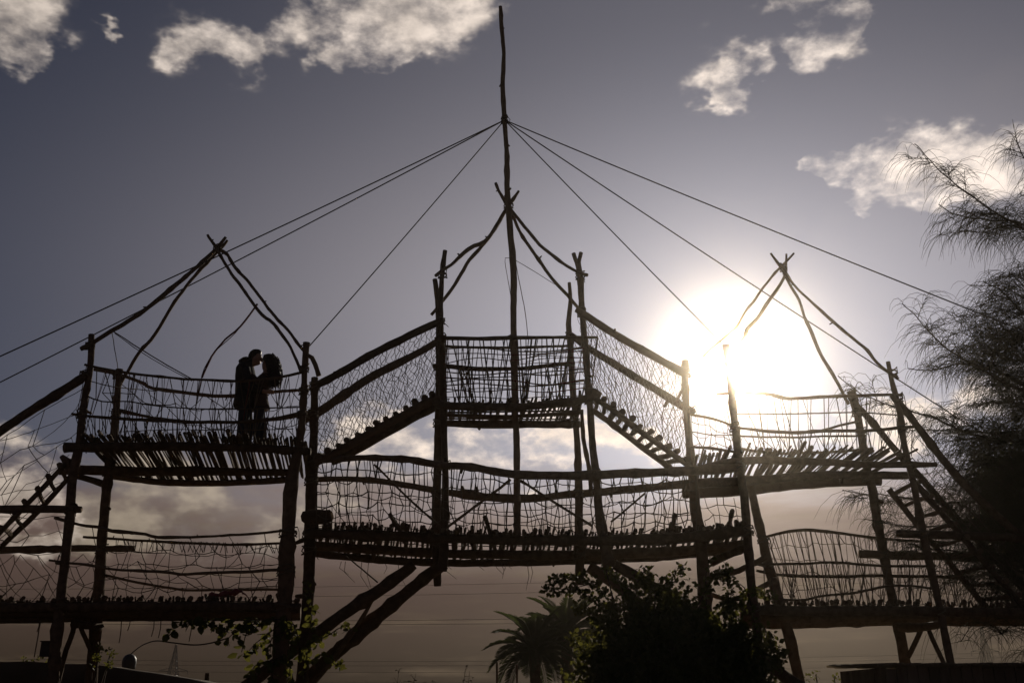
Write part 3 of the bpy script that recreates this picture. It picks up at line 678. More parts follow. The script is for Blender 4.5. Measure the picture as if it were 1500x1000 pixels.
q3 = [(1070, 624, 4, YN), (1085, 627, 4, YN), (1120, 630, 5, YN), (1170, 633, 5, YN), (1200, 631, 5, YN), (1260, 630, 5, YN), (1342, 625, 5, YN)]
q4 = [(1076, 638, 3, YM), (1160, 640, 3, YM), (1268, 638, 3, YM)]
q5 = [(1080, 656, 4, YM), (1120, 662, 4, YM), (1170, 664, 4, YM), (1275, 657, 4, YM)]
q6 = [(1198, 632, 4, 16.8), (1230, 623, 4, 17.2), (1256, 617, 4, 17.5)]
for q in (q1, q3, q4, q5, q6, [(1012, 607, 4, 16.5), (1045, 614, 4, 16.3), (1074, 624, 4, YN)], [(1012, 654, 4, 16.5), (1045, 657, 4, 16.3), (1080, 662, 4, YN)]):
    pole(q, None, 'rail', TB, m='cane', wob=.02, stubs=1, sides=6)
rope(TB, [(1076, 606, YN), (1160, 606, YN), (1250, 604, YN), (1318, 608, YN)], None, 2.2); rope(TB, [(1012, 632, 16.5), (1045, 637, 16.3), (1078, 637, YN)], None, 1.8)
lacing(TB, c3(q1), line3([(1080, 665, YN), (1320, 665, YN)]), 22, .0055, .09); lacing(TB, c3(q3), line3([(1080, 665, YN), (1335, 668, YN)]), 26, .0055, .05)
net(TB, c3(q4), line3([(1080, 690, YM), (1270, 690, YM)]), 14, 2, 'zigzag', .005, .3)
net(TB, line3([(1012, 607, 16.5), (1074, 624, YN)]), line3([(1016, 682, 16.5), (1084, 676, YN)]), 7, 5, 'square', .005, .35)
net(TB, line3([(1022, 728, 17.2), (1088, 728, 16.2)]), line3([(1034, 775, 17.2), (1096, 770, 16.2)]), 5, 3, 'square', .0055, .3)
for q in ([(1163, 371, 3, 16.7), (1150, 385, 4, 16.7), (1142, 393, 4, 16.7), (1118, 420, 4, 16.6), (1105, 440, 4, 16.5), (1091, 458, 4, 16.4), (1080, 478, 4, 16.3), (1070, 487, 4, 16.25), (1047, 505, 4, 16.1), (1030, 522, 4, 16.0)],
          [(1152, 372, 3, 16.8), (1150, 395, 4, 16.8), (1148, 408, 4, 16.8), (1138, 425, 5, 16.9), (1125, 442, 5, 17.0), (1110, 466, 5, 17.1), (1095, 482, 6, 17.2), (1091, 495, 6, 17.3), (1075, 515, 5, 17.4), (1062, 535, 5, 17.5)],
          [(1129, 371, 3, 16.7), (1144, 392, 4, 16.7), (1155, 415, 4, 16.8), (1170, 440, 4, 16.9), (1178, 465, 4, 17.0), (1190, 490, 5, 17.1), (1203, 520, 5, 17.2), (1220, 548, 5, 17.35), (1243, 592, 5, 17.5)],
          [(1143, 385, 3, 16.6), (1155, 405, 4, 16.6), (1170, 425, 4, 16.5), (1182, 437, 4, 16.5), (1210, 462, 5, 16.4), (1250, 497, 5, 16.2), (1270, 512, 5, 16.1), (1285, 530, 5, 16.0), (1316, 555, 5, 15.9)]):
    pole(q, None, 'roof_pole', TB, m='cane', wob=.02, stubs=1.2, sides=6, step=.1)
lash(TB, 1147, 393, 16.7, 8); lash(TB, 1309, 545, YN, 9); lash(TB, 1316, 582, YN, 11); lash(TB, 1250, 585, YM, 14); lash(TB, 1083, 680, YN, 13); lash(TB, 1012, 602, 16.6, 12); lash(TB, 1330, 678, YN, 12)
for q in ([(1042, 824, 12, 16.8), (1065, 812, 12, 16.6), (1098, 799, 11, 16.2)], [(1038, 845, 9, 16.9), (1075, 838, 9, 16.6), (1100, 828, 9, 16.3), (1124, 814, 8, 16.2)],
          [(1036, 868, 7, 16.9), (1070, 878, 7, 16.7), (1104, 866, 8, 16.3), (1136, 848, 8, 16.8)], [(1100, 820, 6, 16.2), (1130, 830, 6, 16.9)]):
    pole(q, None, 'brace', TB, m='bark', wob=.03, stubs=.6)

SR = thing('ladder_stair', 'steep log ladder with paired handrails running down into the weeping tree', 'stairs', Vector((8.6, 16.8, 0)), 'outer ladder stairs')
pole([(1306, 578, 9, YN), (1330, 605, 11, YN), (1352, 634, 11, YN), (1395, 690, 12, YN), (1440, 736, 12, YN), (1500, 790, 12, YN), (1590, 872, 13, YN)], None, 'handrail', SR, stubs=.3)
pole([(1250, 588, 8, YM), (1280, 621, 10, YM), (1320, 668, 10, YM), (1352, 703, 10, YM), (1410, 768, 11, YM), (1500, 862, 11, YM)], None, 'handrail', SR, stubs=.3)
sa = [(1335, 700, 9, YN), (1400, 775, 9, YN), (1450, 832, 9, YN), (1500, 888, 9, YN)]
sb = [(1302, 716, 9, 17.2), (1350, 776, 9, 17.2), (1400, 835, 9, 17.2), (1448, 893, 9, 17.2)]
pole(sa, None, 'stringer', SR); pole(sb, None, 'stringer', SR)
ca, cb = c3(sa), c3(sb)
for i in range(9):
    u = .06 + i * .11; a, b = along(ca, u), along(cb, u); d = (b - a).normalized()
    stick(SR, a - d * .12 + Vector((0, 0, .05)), b + d * .12 + Vector((0, 0, .05)), .045, 'rung')
net(SR, line3([(1330, 612, YN), (1500, 796, YN)]), line3([(1340, 700, YN), (1500, 884, YN)]), 10, 5, 'hex', .005, .3)

RW = thing('log_walkway', 'lower log walkway running below the tower by the sun into the weeping tree', 'walkway', Vector((7.0, 17.5, 0)), 'lower log walkways')
pole([(1314, 781, 11, YN), (1440, 785, 12, YN), (1600, 792, 13, YN)], None, 'beam', RW); pole([(1259, 811, 12, YM), (1400, 815, 12, YM), (1600, 820, 12, YM)], None, 'beam', RW)
v1 = [(1085, 893, 14, YN), (1200, 894, 14, YN), (1300, 894, 14, YN), (1450, 896, 14, YN), (1620, 898, 14, YN)]
v2 = [(1085, 904, 14, 17.5), (1300, 904, 14, 17.5), (1620, 905, 14, 17.5)]
v3 = [(1085, 914, 12, 18.8), (1200, 914, 11, 18.8), (1300, 911, 11, 18.8), (1620, 911, 11, 18.8)]
for q in (v1, v2, v3): pole(q, None, 'beam', RW)
deck(RW, line3([(1088, 888, YN), (1300, 889, YN), (1620, 893, YN)]), line3([(1088, 911, 18.8), (1300, 908, 18.8), (1620, 908, 18.8)]), 100, r=(.022, .038), over=(-.06, .12), over_far=(0, .2), lift=.045)
k1 = [(1112, 788, 4, YM), (1150, 778, 5, YM), (1180, 776, 5, YM), (1210, 779, 5, YM), (1250, 783, 4, YM), (1290, 788, 4, YM), (1400, 795, 4, YM)]
k2 = [(1116, 826, 4, YN), (1180, 824, 4, YN), (1220, 823, 4, YN), (1290, 828, 4, YN), (1370, 828, 4, YN)]
k3 = [(1108, 835, 4, YM), (1140, 841, 4, YM), (1200, 844, 5, YM), (1290, 843, 5, YM), (1410, 846, 5, YM)]
k4 = [(1110, 874, 4, YN), (1150, 878, 4, YN), (1180, 877, 4, YN), (1200, 872, 4, YN), (1250, 868, 4, YN), (1305, 858, 4, YN), (1370, 862, 4, YN)]
for q in (k1, k2, k3, k4): pole(q, None, 'rail', RW, m='cane', wob=.02, stubs=1, sides=6)
lacing(RW, c3(k1), line3([(1140, 885, YM), (1410, 885, YM)]), 42, .006, .05); lacing(RW, c3(k2), line3([(1120, 886, YN), (1370, 886, YN)]), 30, .006, .06)
net(RW, c3(k1), line3([(1140, 885, YM), (1410, 885, YM)]), 14, 5, 'square', .005, .35)
pole([(1352, 915, 8, 17.2), (1342, 938, 8, 17.3), (1330, 962, 8, 17.4)], None, 'brace', RW); pole([(1358, 915, 7, 17.0), (1367, 938, 7, 16.8), (1381, 968, 7, 16.6)], None, 'brace', RW, True)
pole([(1318, 918, 12, 17.4), (1345, 919, 12, 16.9), (1378, 914, 10, 16.2)], None, 'beam', RW)

# rope lashings where rails and beams meet the posts
for t_, js in ((TA, ((120, 606, YN, 12), (104, 745, YN, 14), (90, 886, YN, 16), (172, 549, YM, 11), (170, 605, YM, 13), (159, 691, YM, 16), (149, 804, YM, 17), (144, 895, YM, 19), (443, 606, YN, 11), (419, 836, YN, 23), (416, 888, YN, 25), (422, 780, YN, 23), (460, 566, 16.75, 13), (459, 606, 16.75, 14), (457, 680, 16.75, 17), (456, 704, 16.75, 18), (454, 783, 16.75, 20), (453, 806, 16.75, 20))),
               (CT, ((646, 470, 16.15, 10), (642, 498, 17.2, 10), (642, 537, 17.2, 11), (647, 496, 16.15, 11), (652, 682, 16.15, 12), (639, 721, 17.2, 14), (650, 789, 16.15, 16), (852, 458, 16.15, 11), (834, 492, 17.2, 10), (872, 695, 16.15, 14), (848, 723, 17.2, 13), (881, 790, 16.15, 18), (849, 812, 17.2, 15), (641, 620, 17.2, 12), (843, 620, 17.2, 11))),
               (TB, ((1005, 548, 16.6, 11), (1013, 690, 16.6, 16), (1024, 782, 16.6, 19), (1076, 626, YN, 12), (1095, 778, YN, 15), (1105, 892, YN, 16), (1255, 604, YM, 13), (1261, 632, YM, 14), (1270, 700, YM, 14), (1294, 812, YM, 15), (1308, 892, YM, 17), (1322, 627, YN, 12), (1352, 782, YN, 14), (1377, 893, YN, 13), (1118, 790, YM, 16), (1142, 905, YM, 19)))):
    for x, y, Y_, wp in js: lash(t_, x, y, Y_, wp, random.choice((3, 4, 5)))

# ------------------------------------------------------------------ the couple
PY = 16.5
def skin_body(name, parent, joints, edges, m, root):
    """one continuous surface grown over a skeleton: joints {key: (point, radius)}"""
    keys = list(joints); idx = {k: i for i, k in enumerate(keys)}
    o0 = root_loc(parent); me = bpy.data.meshes.new(name)
    me.from_pydata([joints[k][0] - o0 for k in keys], [(idx[a], idx[b]) for a, b in edges], []); me.materials.append(m); me.update()
    o = bpy.data.objects.new(name, me); col.objects.link(o); o.parent = parent
    sk = o.modifiers.new('skin', 'SKIN'); sk.use_smooth_shade = True
    for k in keys:
        d = me.skin_vertices[0].data[idx[k]]; r = joints[k][1]
        d.radius = r if hasattr(r, '__len__') else (r, r)
        d.use_root = (k == root)
    sb_ = o.modifiers.new('sub', 'SUBSURF'); sb_.levels = 2; sb_.render_levels = 2
    return o
def hand(J, E_, wrist, key, p0, d, side, up):
    """palm and five bent fingers growing from the wrist"""
    J[key + 'palm'] = (p0 + d * .06, (.024, .034)); E_.append((wrist, key + 'palm'))
    for i, (o_, L) in enumerate(((-.03, .065), (-.01, .078), (.011, .072), (.031, .056))):
        b = p0 + d * .105 + side * o_
        for q, (f, h) in enumerate(((0, 0), (.55, -.012), (1, -.035))):
            J[key + 'f%d%d' % (i, q)] = (b + d * L * f + up * h, .0095 - .0012 * q)
            E_.append((key + 'palm' if q == 0 else key + 'f%d%d' % (i, q - 1), key + 'f%d%d' % (i, q)))
    for q, (f, h) in enumerate(((.3, .04), (.65, .062), (.95, .07))):
        J[key + 't%d' % q] = (p0 + d * (.03 + f * .07) - side * h, .0105 - .001 * q)
        E_.append((key + 'palm' if q == 0 else key + 't%d' % (q - 1), key + 't%d' % q))
def trousers(parent, J, ease):
    for k in 'LR':
        q = [J['pelvis'][0].lerp(J[k + 'hip'][0], .35)] + [J[k + n_][0] for n_ in ('hip', 'knee', 'calf', 'ankle')]
        r_ = [J['pelvis'][1] * .8] + [J[k + n_][1] + ease for n_ in ('hip', 'knee', 'calf', 'ankle')]; r_[-1] += .018
        rows = crom([[*p, r] for p, r in zip(q, r_)], .06)
        MB().tube([Vector(x[:3]) for x in rows], [x[3] for x in rows], 12, True, .03).build('trouser_leg', M['jeans'], parent)
        h, t_ = J[k + 'heel'][0], J[k + 'toe'][0]; d = (t_ - h).normalized()
        MB().tube([h - d * .04, h, h.lerp(t_, .5), t_, t_ + d * .045], [.03, .052, .05, .046, .02], 10).build('shoe', M['coat'], parent)
def ell(c, rx, ry, n=18, tilt=0.0, ph=0.0, wav=0.0):
    out = []
    for k in range(n):
        a = 2 * math.pi * k / n; f = 1 + wav * math.sin(5 * a + ph)
        out.append(c + Vector((math.cos(a) * rx * f, math.sin(a) * ry * f, math.cos(a) * rx * tilt)))
    return out
P_ = lambda x, y, dy=0.0: W(x, y, PY + dy) + Vector((0, 0, 0))
FEET = W(365, 656, YN).z + 0.10                                        # top of the deck sticks
def at_feet(x, dy=0.0, h=0.0):
    q = P_(x, 650, dy); return Vector((q.x, PY + dy, FEET + h))

man = thing('person', 'person in dark coat and trousers bending their head to the curly haired person', 'person', at_feet(352), 'couple embracing on the deck')
J = {}; E_ = []
def add(k, p, r, to=None):
    J[k] = (p, r)
    if to: E_.append((to, k))
add('pelvis', P_(360, 590), .125); add('belly', P_(360, 574), .125, 'pelvis'); add('chest', P_(359, 553), .145, 'belly'); add('upper', P_(361, 541), .12, 'chest')
add('neck', P_(367, 533), .06, 'upper'); add('jaw', P_(375, 529), .066, 'neck'); add('skull', P_(376.3, 522), .098, 'jaw'); add('crown', P_(376.3, 518), .085, 'skull')
add('brow', P_(382, 525), .045, 'jaw'); add('nose', P_(385, 530), .013, 'brow'); add('chin', P_(380, 534), .03, 'jaw')
for s, kx, fx, hy in ((-1, 351, 347, 0), (1, 362, 356, 0)):
    k = 'L' if s < 0 else 'R'; dy = s * .1
    add(k + 'hip', P_(359, 598, dy), .095, 'pelvis'); add(k + 'knee', P_(kx + 3, 629, dy), .066, k + 'hip')
    add(k + 'calf', P_(kx, 644, dy), .06, k + 'knee'); add(k + 'ankle', at_feet(fx + 2, dy, .09), .043, k + 'calf')
    add(k + 'heel', at_feet(fx + 1, dy, .045), .045, k + 'ankle'); add(k + 'toe', at_feet(fx + 18, dy, .035), .038, k + 'heel')
for s in (-1, 1):
    k = 'l' if s < 0 else 'r'; dy = s * .2
    add(k + 'sh', P_(360, 541, dy * .9), .07, 'upper'); add(k + 'el', P_(366, 566, dy * 1.2), .052, k + 'sh')
    add(k + 'wr', P_(386, 573, dy * .9), .034, k + 'el')
    hand(J, E_, k + 'wr', k, P_(386, 573, dy * .9), Vector((.93, -s * .35, .05)).normalized(), Vector((0, 0, 1)), Vector((0, s, 0)))
skin_body('body', man, J, E_, M['skin'], 'pelvis')
trousers(man, J, .012)
cz = MB().loft([ell(P_(369, 528), .075, .085, tilt=.2), ell(P_(365, 531), .10, .11, tilt=.25), ell(P_(360.5, 535), .125, .19), ell(P_(359.5, 541), .155, .245), ell(P_(360, 553), .175, .25), ell(P_(361, 566), .185, .24),
                ell(P_(361, 578), .195, .235, wav=.02), ell(P_(361.5, 590), .215, .245, ph=1, wav=.03), ell(P_(362, 598), .225, .25, ph=2, wav=.04)], True)
cz.build('coat', M['coat'], man)
hood = MB().loft([ell(P_(353, 531), .03, .05, tilt=.5), ell(P_(355, 528), .06, .11, tilt=.5), ell(P_(359, 526), .07, .12, tilt=.4), ell(P_(364, 527), .05, .09, tilt=.3)]); hood.build('collar', M['coat'], man)
for s in (-1, 1):
    dy = s * .2
    MB().tube([P_(360, 540, dy * .9), P_(362, 552, dy * 1.15), P_(366.5, 566.5, dy * 1.2), P_(376, 570, dy * 1.1), P_(384, 572.5, dy * .95)], [.085, .078, .066, .058, .05], 10).build('sleeve', M['coat'], man)
hc = MB().loft([ell(P_(369.5, 531), .05, .06), ell(P_(370, 526), .085, .085), ell(P_(373, 520), .107, .1), ell(P_(375, 515.5), .102, .093), ell(P_(376, 512.8), .072, .065), ell(P_(376, 511.6), .02, .02)]); hc.build('hair', M['hair'], man)
for s in (-1, 1): MB().loft([ell(P_(373.5, 522, s * .097), .012, .012), ell(P_(373.5, 525, s * .112), .024, .014), ell(P_(374, 528, s * .098), .012, .01)]).build('ear', M['skin'], man)

woman = thing('person', 'person with long curly hair leaning close to the person in the dark coat', 'person', at_feet(386), 'couple embracing on the deck')
J = {}; E_ = []
add('pelvis', P_(379, 592), .115); add('belly', P_(380, 577), .1, 'pelvis'); add('chest', P_(384, 562), .115, 'belly'); add('upper', P_(388, 553), .095, 'chest')
add('neck', P_(390.5, 545), .048, 'upper'); add('jaw', P_(389, 539), .055, 'neck'); add('skull', P_(393, 531), .09, 'jaw'); add('crown', P_(394.3, 526), .08, 'skull')
add('brow', P_(387, 530), .042, 'jaw'); add('nose', P_(384.4, 535), .012, 'brow'); add('chin', P_(385.8, 542), .026, 'jaw')
for s, kx, fx in ((-1, 376, 374), (1, 385, 384)):
    k = 'L' if s < 0 else 'R'; dy = s * .085
    add(k + 'hip', P_(380, 600, dy), .085, 'pelvis'); add(k + 'knee', P_(kx, 629, dy), .058, k + 'hip'); add(k + 'calf', P_(kx + 1, 643, dy), .053, k + 'knee')
    add(k + 'ankle', at_feet(fx + 3, dy, .085), .037, k + 'calf'); add(k + 'heel', at_feet(fx + 4, dy, .04), .038, k + 'ankle'); add(k + 'toe', at_feet(fx - 10, dy, .032), .032, k + 'heel')
for s in (-1, 1):
    k = 'l' if s < 0 else 'r'; dy = s * .17
    add(k + 'sh', P_(388, 553, dy * .9), .055, 'upper'); add(k + 'el', P_(381, 561, dy * 1.45), .042, k + 'sh'); add(k + 'wr', P_(368, 548, dy * 1.35), .028, k + 'el')
    hand(J, E_, k + 'wr', k, P_(368, 548, dy * 1.35), Vector((-.75, -s * .25, .6)).normalized(), Vector((.5, 0, .8)).normalized(), Vector((0, s, 0)))
skin_body('body', woman, J, E_, M['skin'], 'pelvis')
trousers(woman, J, .008)
MB().loft([ell(P_(390.5, 547), .06, .065), ell(P_(389, 550.5), .10, .13), ell(P_(387.5, 555), .13, .185), ell(P_(384.5, 563), .138, .18), ell(P_(381.5, 574), .125, .16), ell(P_(380.5, 584), .137, .17, wav=.02), ell(P_(381, 592), .15, .185, wav=.03), ell(P_(382, 598), .155, .19, ph=1, wav=.04)]).build('jacket', M['dress'], woman)
for s in (-1, 1):
    dy = s * .17
    MB().tube([P_(388, 553, dy * .9), P_(385, 559, dy * 1.3), P_(381, 561.5, dy * 1.45), P_(374, 555, dy * 1.4), P_(369, 549, dy * 1.35)], [.068, .062, .055, .047, .04], 10).build('sleeve', M['dress'], woman)
hb = MB()
hb.loft([ell(P_(395, 518.5), .03, .03), ell(P_(395.5, 520), .09, .08), ell(P_(397, 526), .125, .118), ell(P_(399, 534), .13, .13), ell(P_(401, 543), .12, .135), ell(P_(402.5, 552), .10, .13), ell(P_(402, 560), .075, .1), ell(P_(401, 566), .03, .05)])
for k in range(560):
    a = random.uniform(0, 6.28); v = random.uniform(0.0, 1); yy = 520 + v * 44
    rx = .138 * math.sin(math.pi * min(1, .22 + v * .72)) ** .6; c_ = P_(396.5 + 5 * min(1, v * 1.5), yy)
    if math.cos(a) < -.45 and .2 < v < .75: continue                   # the face stays free
    p = c_ + Vector((math.cos(a) * rx, math.sin(a) * rx * 1.05, 0)); o_ = Vector((math.cos(a), math.sin(a), random.uniform(-.9, .2))).normalized()
    r_ = random.uniform(.007, .014); L = random.uniform(.012, .045); ph = random.uniform(0, 6)
    s1 = o_.orthogonal().normalized(); s2 = o_.cross(s1)
    hb.tube([p + o_ * L * t / 6 + (s1 * math.cos(ph + t * 1.3) + s2 * math.sin(ph + t * 1.3)) * r_ - Vector((0, 0, .0018 * t * t)) for t in range(7)], [.006, .007, .007, .006, .005, .004, .002], 4)
hb.build('curly_hair', M['hair'], woman)

# ------------------------------------------------------------------ small things on and under the walkway
rb = MB(); c_ = line3([(306, 872, 16.3), (320, 873, 16.3), (335, 871, 16.3), (348, 868, 16.3), (355, 868, 16.3)], None, .05)
rb.tube([p + Vector((0, 0, .02)) for p in c_], [(.045 + .02 * math.sin(i * 1.7)) * (0.5 + min(i, len(c_) - 1 - i, 3) / 6) for i in range(len(c_))], 9, True, .22)
bag = thing('plastic_bag', 'crumpled pinkish red plastic bag lying on the lower walkway', 'bag', c_[0]); rb.build('bag_body', M['red'], bag)
MB().tube([c_[-1], c_[-1] + Vector((.05, 0, -.02)), c_[-1] + Vector((.1, 0, -.07)), c_[-1] + Vector((.13, .02, -.1))], [.02, .012, .01, .012], 6).build('tied_end', M['red'], bag)

# ------------------------------------------------------------------ foliage helpers
def rdir(zlo=-1, zhi=1):
    a = random.uniform(0, 6.283); z = random.uniform(zlo, zhi); q = math.sqrt(max(0, 1 - z * z)); return Vector((math.cos(a) * q, math.sin(a) * q, z))
def tag_stuff(o): o['kind'] = 'stuff'; return o
def vine(label, paths, leaf_len, dens, loc, group, m='leaf', Yj=.12, both=True):
    t = thing('climbing_vine', label, 'vine', loc, group)
    st = MB(); lf = MB()
    for pts in paths:
        c_ = line3(pts, None, .06)
        st.tube([p + mnoise.noise_vector(p * 6) * .015 for p in c_], [.010 * (1 - .7 * i / len(c_)) + .002 for i in range(len(c_))], 5)
        for i, p in enumerate(c_):
            for k in range(dens):
                if random.random() < .8:
                    d = (rdir(-.9, .35) + Vector((0, 0, -.35))).normalized(); L = leaf_len * random.uniform(.6, 1.25)
                    q = p + Vector((random.uniform(-.05, .05), random.uniform(-Yj, Yj), random.uniform(-.07, .05)))
                    lf.leaf(q, d, rdir(), L, L * random.uniform(.65, .9))
    st.build('stem', M['twig'], t); tag_stuff(lf.build('leaves', M[m], t))
    return t
vine('broad leaved vine trailing under the lower walkway beside the thick post',
     [[(440, 960, 16.2), (435, 925, 16.0), (420, 908, 15.9), (380, 908, 15.9), (340, 908, 15.9), (300, 909, 15.9), (268, 914, 15.9), (244, 925, 15.9)],
      [(380, 910, 15.9), (345, 925, 15.9), (332, 938, 15.9)], [(370, 910, 15.9), (360, 930, 15.9), (354, 955, 15.9)], [(420, 910, 15.9), (395, 925, 15.9), (372, 945, 15.9), (362, 955, 15.9)],
      [(415, 960, 15.8), (398, 968, 15.8), (376, 972, 15.8), (366, 988, 15.8), (362, 1004, 15.8)], [(300, 909, 15.9), (318, 918, 15.9), (335, 926, 15.9)], [(415, 925, 15.8), (398, 935, 15.8), (396, 955, 15.8)],
      [(372, 1010, 15.7), (395, 1003, 15.7), (400, 985, 15.7)]],
     .135, 3, Vector((-3.9, 16.2, 0)), None)
vine('leafy vine wound round the raking struts under the bridge',
     [[(445, 1000, 16.3), (452, 960, 16.2), (458, 925, 16.2), (455, 890, 16.3), (449, 850, 16.5)], [(455, 940, 16.2), (480, 930, 16.2), (500, 918, 16.3), (512, 914, 16.4)], [(450, 970, 16.2), (475, 958, 16.2), (490, 972, 16.3), (505, 968, 16.4)],
      [(430, 1000, 16.1), (425, 960, 15.8), (432, 920, 15.8)]], .11, 3, Vector((-3.3, 16.6, 0)), None)

def shrub(name, label, c0, rad, n, leaf, loc, cat='bush', sprigs=(), group=None, m='leaf', stems=7):
    """bush: stems, and leaves grouped in clumps through its volume"""
    t = thing(name, label, cat, loc, group); lf = MB(); st = MB()
    clumps = []
    for k in range(max(12, n // 55)):
        d = rdir(-.55, 1); f = random.uniform(.35, 1.0) ** .5 * random.uniform(.75, 1.12)
        clumps.append((c0 + Vector((d.x * rad[0] * f, d.y * rad[1] * f, d.z * rad[2] * f)), random.uniform(.14, .34) * min(rad)))
    for pts in sprigs:
        c_ = line3(pts, None, .08); st.tube(c_, [.009 * (1 - .75 * i / len(c_)) for i in range(len(c_))], 5)
        for p in c_[len(c_) // 4:]: clumps.append((p, .09)); clumps.append((p, .07))
    for c_, r_ in clumps:
        for k in range(55 if r_ > .1 else 9):
            d = rdir(); p = c_ + d * r_ * random.uniform(.2, 1) ; L = leaf * random.uniform(.6, 1.3)
            lf.leaf(p, (rdir() + d * .8).normalized(), rdir(), L, L * random.uniform(.55, .8))
    for k in range(stems):
        b = Vector((loc[0] + random.uniform(-.3, .3) * rad[0], loc[1] + random.uniform(-.3, .3) * rad[1], -.05)); e = random.choice(clumps)[0]
        md_ = b.lerp(e, .5) + Vector((random.uniform(-.1, .1), 0, .15))
        st.tube([b, md_, e], [.035, .025, .008], 6)
    st.build('stem', M['twig'], t); tag_stuff(lf.build('leaves', M[m], t))
    return t
BY = 15.1; cb_ = W(985, 960, BY)
shrub('bush', 'big dense leafy bush growing in front of the raking struts beside the palms', Vector((cb_.x, BY, 1.55)), (1.5, .75, 1.7), 46000, .075, Vector((cb_.x, BY, 0)), stems=14,
      sprigs=[[(900, 910, BY), (860, 872, BY + .1), (830, 862, BY + .2), (798, 866, BY + .2)], [(900, 890, BY), (870, 855, BY + .2), (845, 846, BY + .2), (808, 850, BY + .2)], [(920, 880, BY), (905, 850, BY + .1), (888, 834, BY + .1)],
              [(930, 880, BY), (935, 850, BY), (950, 836, BY)], [(960, 880, BY), (980, 850, BY), (1000, 832, BY)], [(1060, 910, BY), (1068, 870, BY), (1064, 832, BY)], [(1060, 900, BY), (1085, 875, BY), (1110, 868, BY), (1128, 872, BY)],
              [(1080, 940, BY), (1115, 950, BY), (1140, 972, BY)], [(1080, 930, BY), (1120, 935, BY), (1146, 962, BY)], [(1020, 890, BY), (1040, 855, BY), (1055, 840, BY)], [(880, 910, BY), (860, 895, BY), (846, 890, BY)], [(870, 960, BY), (848, 945, BY), (838, 930, BY)]])
vine('green creeper climbing the posts above the big bush', [[(1040, 960, 16.4), (1036, 900, 16.3), (1034, 850, 16.3), (1040, 815, 16.3)], [(1108, 960, 15.9), (1104, 900, 15.8), (1090, 860, 16.0), (1060, 845, 16.2)], [(1000, 880, 17.2), (960, 860, 16.9), (930, 850, 16.7), (905, 835, 16.7)],
      [(1120, 920, 16.2), (1136, 950, 16.2), (1142, 985, 16.2)], [(880, 850, 17.0), (860, 856, 17.2), (835, 862, 17.2)]], .08, 3, Vector((4.2, 16.6, 0)), None)
shrub('shrub', 'small leafy shrub between the two posts at the foot of the couple\'s tower', W(151, 962, 17.0), (.16, .2, .3), 420, .06, Vector((-6.8, 17.0, 0)), stems=4, group='small shrubs')
shrub('shrub', 'low rounded shrub on the mound beside the outermost post', W(52, 972, 20.4), (.38, .3, .2), 500, .05, W(52, 985, 20.4) * Vector((1, 1, 0)), stems=4, group='small shrubs')
shrub('shrub', 'low dark shrub next to the wooden hut', W(1215, 1003, 17.5), (.55, .4, .28), 700, .06, W(1215, 1000, 17.5) * Vector((1, 1, 0)), stems=5, group='small shrubs')

# ------------------------------------------------------------------ date palms
def palm(label, px, pyc, Y, fl, nf, trunk_w):
    c_ = W(px, pyc, Y); t = thing('date_palm', label, 'palm', Vector((c_.x, Y, 0)), 'date palms beyond the bridge')
    tr = [Vector((c_.x, Y, -.1)), Vector((c_.x + .04, Y, c_.z * .5)), Vector((c_.x, Y, c_.z - .1))]
    mb = MB(); rows = crom([[*p, trunk_w] for p in tr], .12)
    mb.tube([Vector(r[:3]) for r in rows], [trunk_w * (1.15 if i % 2 else .95) for i in range(len(rows))], 10, True, .12); mb.build('trunk', M['bark'], t)
    for k in range(nf):
        az = k * 2.4 + random.uniform(-.2, .2); el0 = R(80 - 95 * (k / nf)) ; L = fl * random.uniform(.85, 1.1)
        o_ = Vector((math.cos(az), math.sin(az), 0)); sp = []; p = c_.copy(); a = el0
        for i in range(9):
            sp.append(p.copy()); p = p + (o_ * math.cos(a) + Vector((0, 0, math.sin(a)))) * (L / 8); a -= R(6.5 + 2.5 * math.cos(el0))
        fr = MB(); fr.tube(sp, [.022 * (1 - .85 * i / 8) + .002 for i in range(9)], 5)
        side0 = o_.cross(Vector((0, 0, 1)))
        for i in range(44):
            f = .14 + .86 * i / 43; q = along(sp, f); tg = (along(sp, min(1, f + .04)) - along(sp, f - .04)).normalized()
            for s in (-1, 1):
                d = (side0 * s * .75 + tg * .75 + Vector((0, 0, .28 + random.uniform(-.1, .1)))).normalized()
                ll = fl * .24 * (math.sin(math.pi * min(1, .22 + f * .72)) ** .7) * random.uniform(.85, 1.1)
                fr.leaf(q, d, Vector((0, 0, 1)), ll, .022)
        fr.build('frond', M['palm'], t)
palm('shorter date palm with fronds reaching away from the bush', 783, 955, 34.0, 1.75, 34, .17)
palm('taller date palm half hidden by the big bush', 829, 932, 36.0, 1.9, 36, .19)

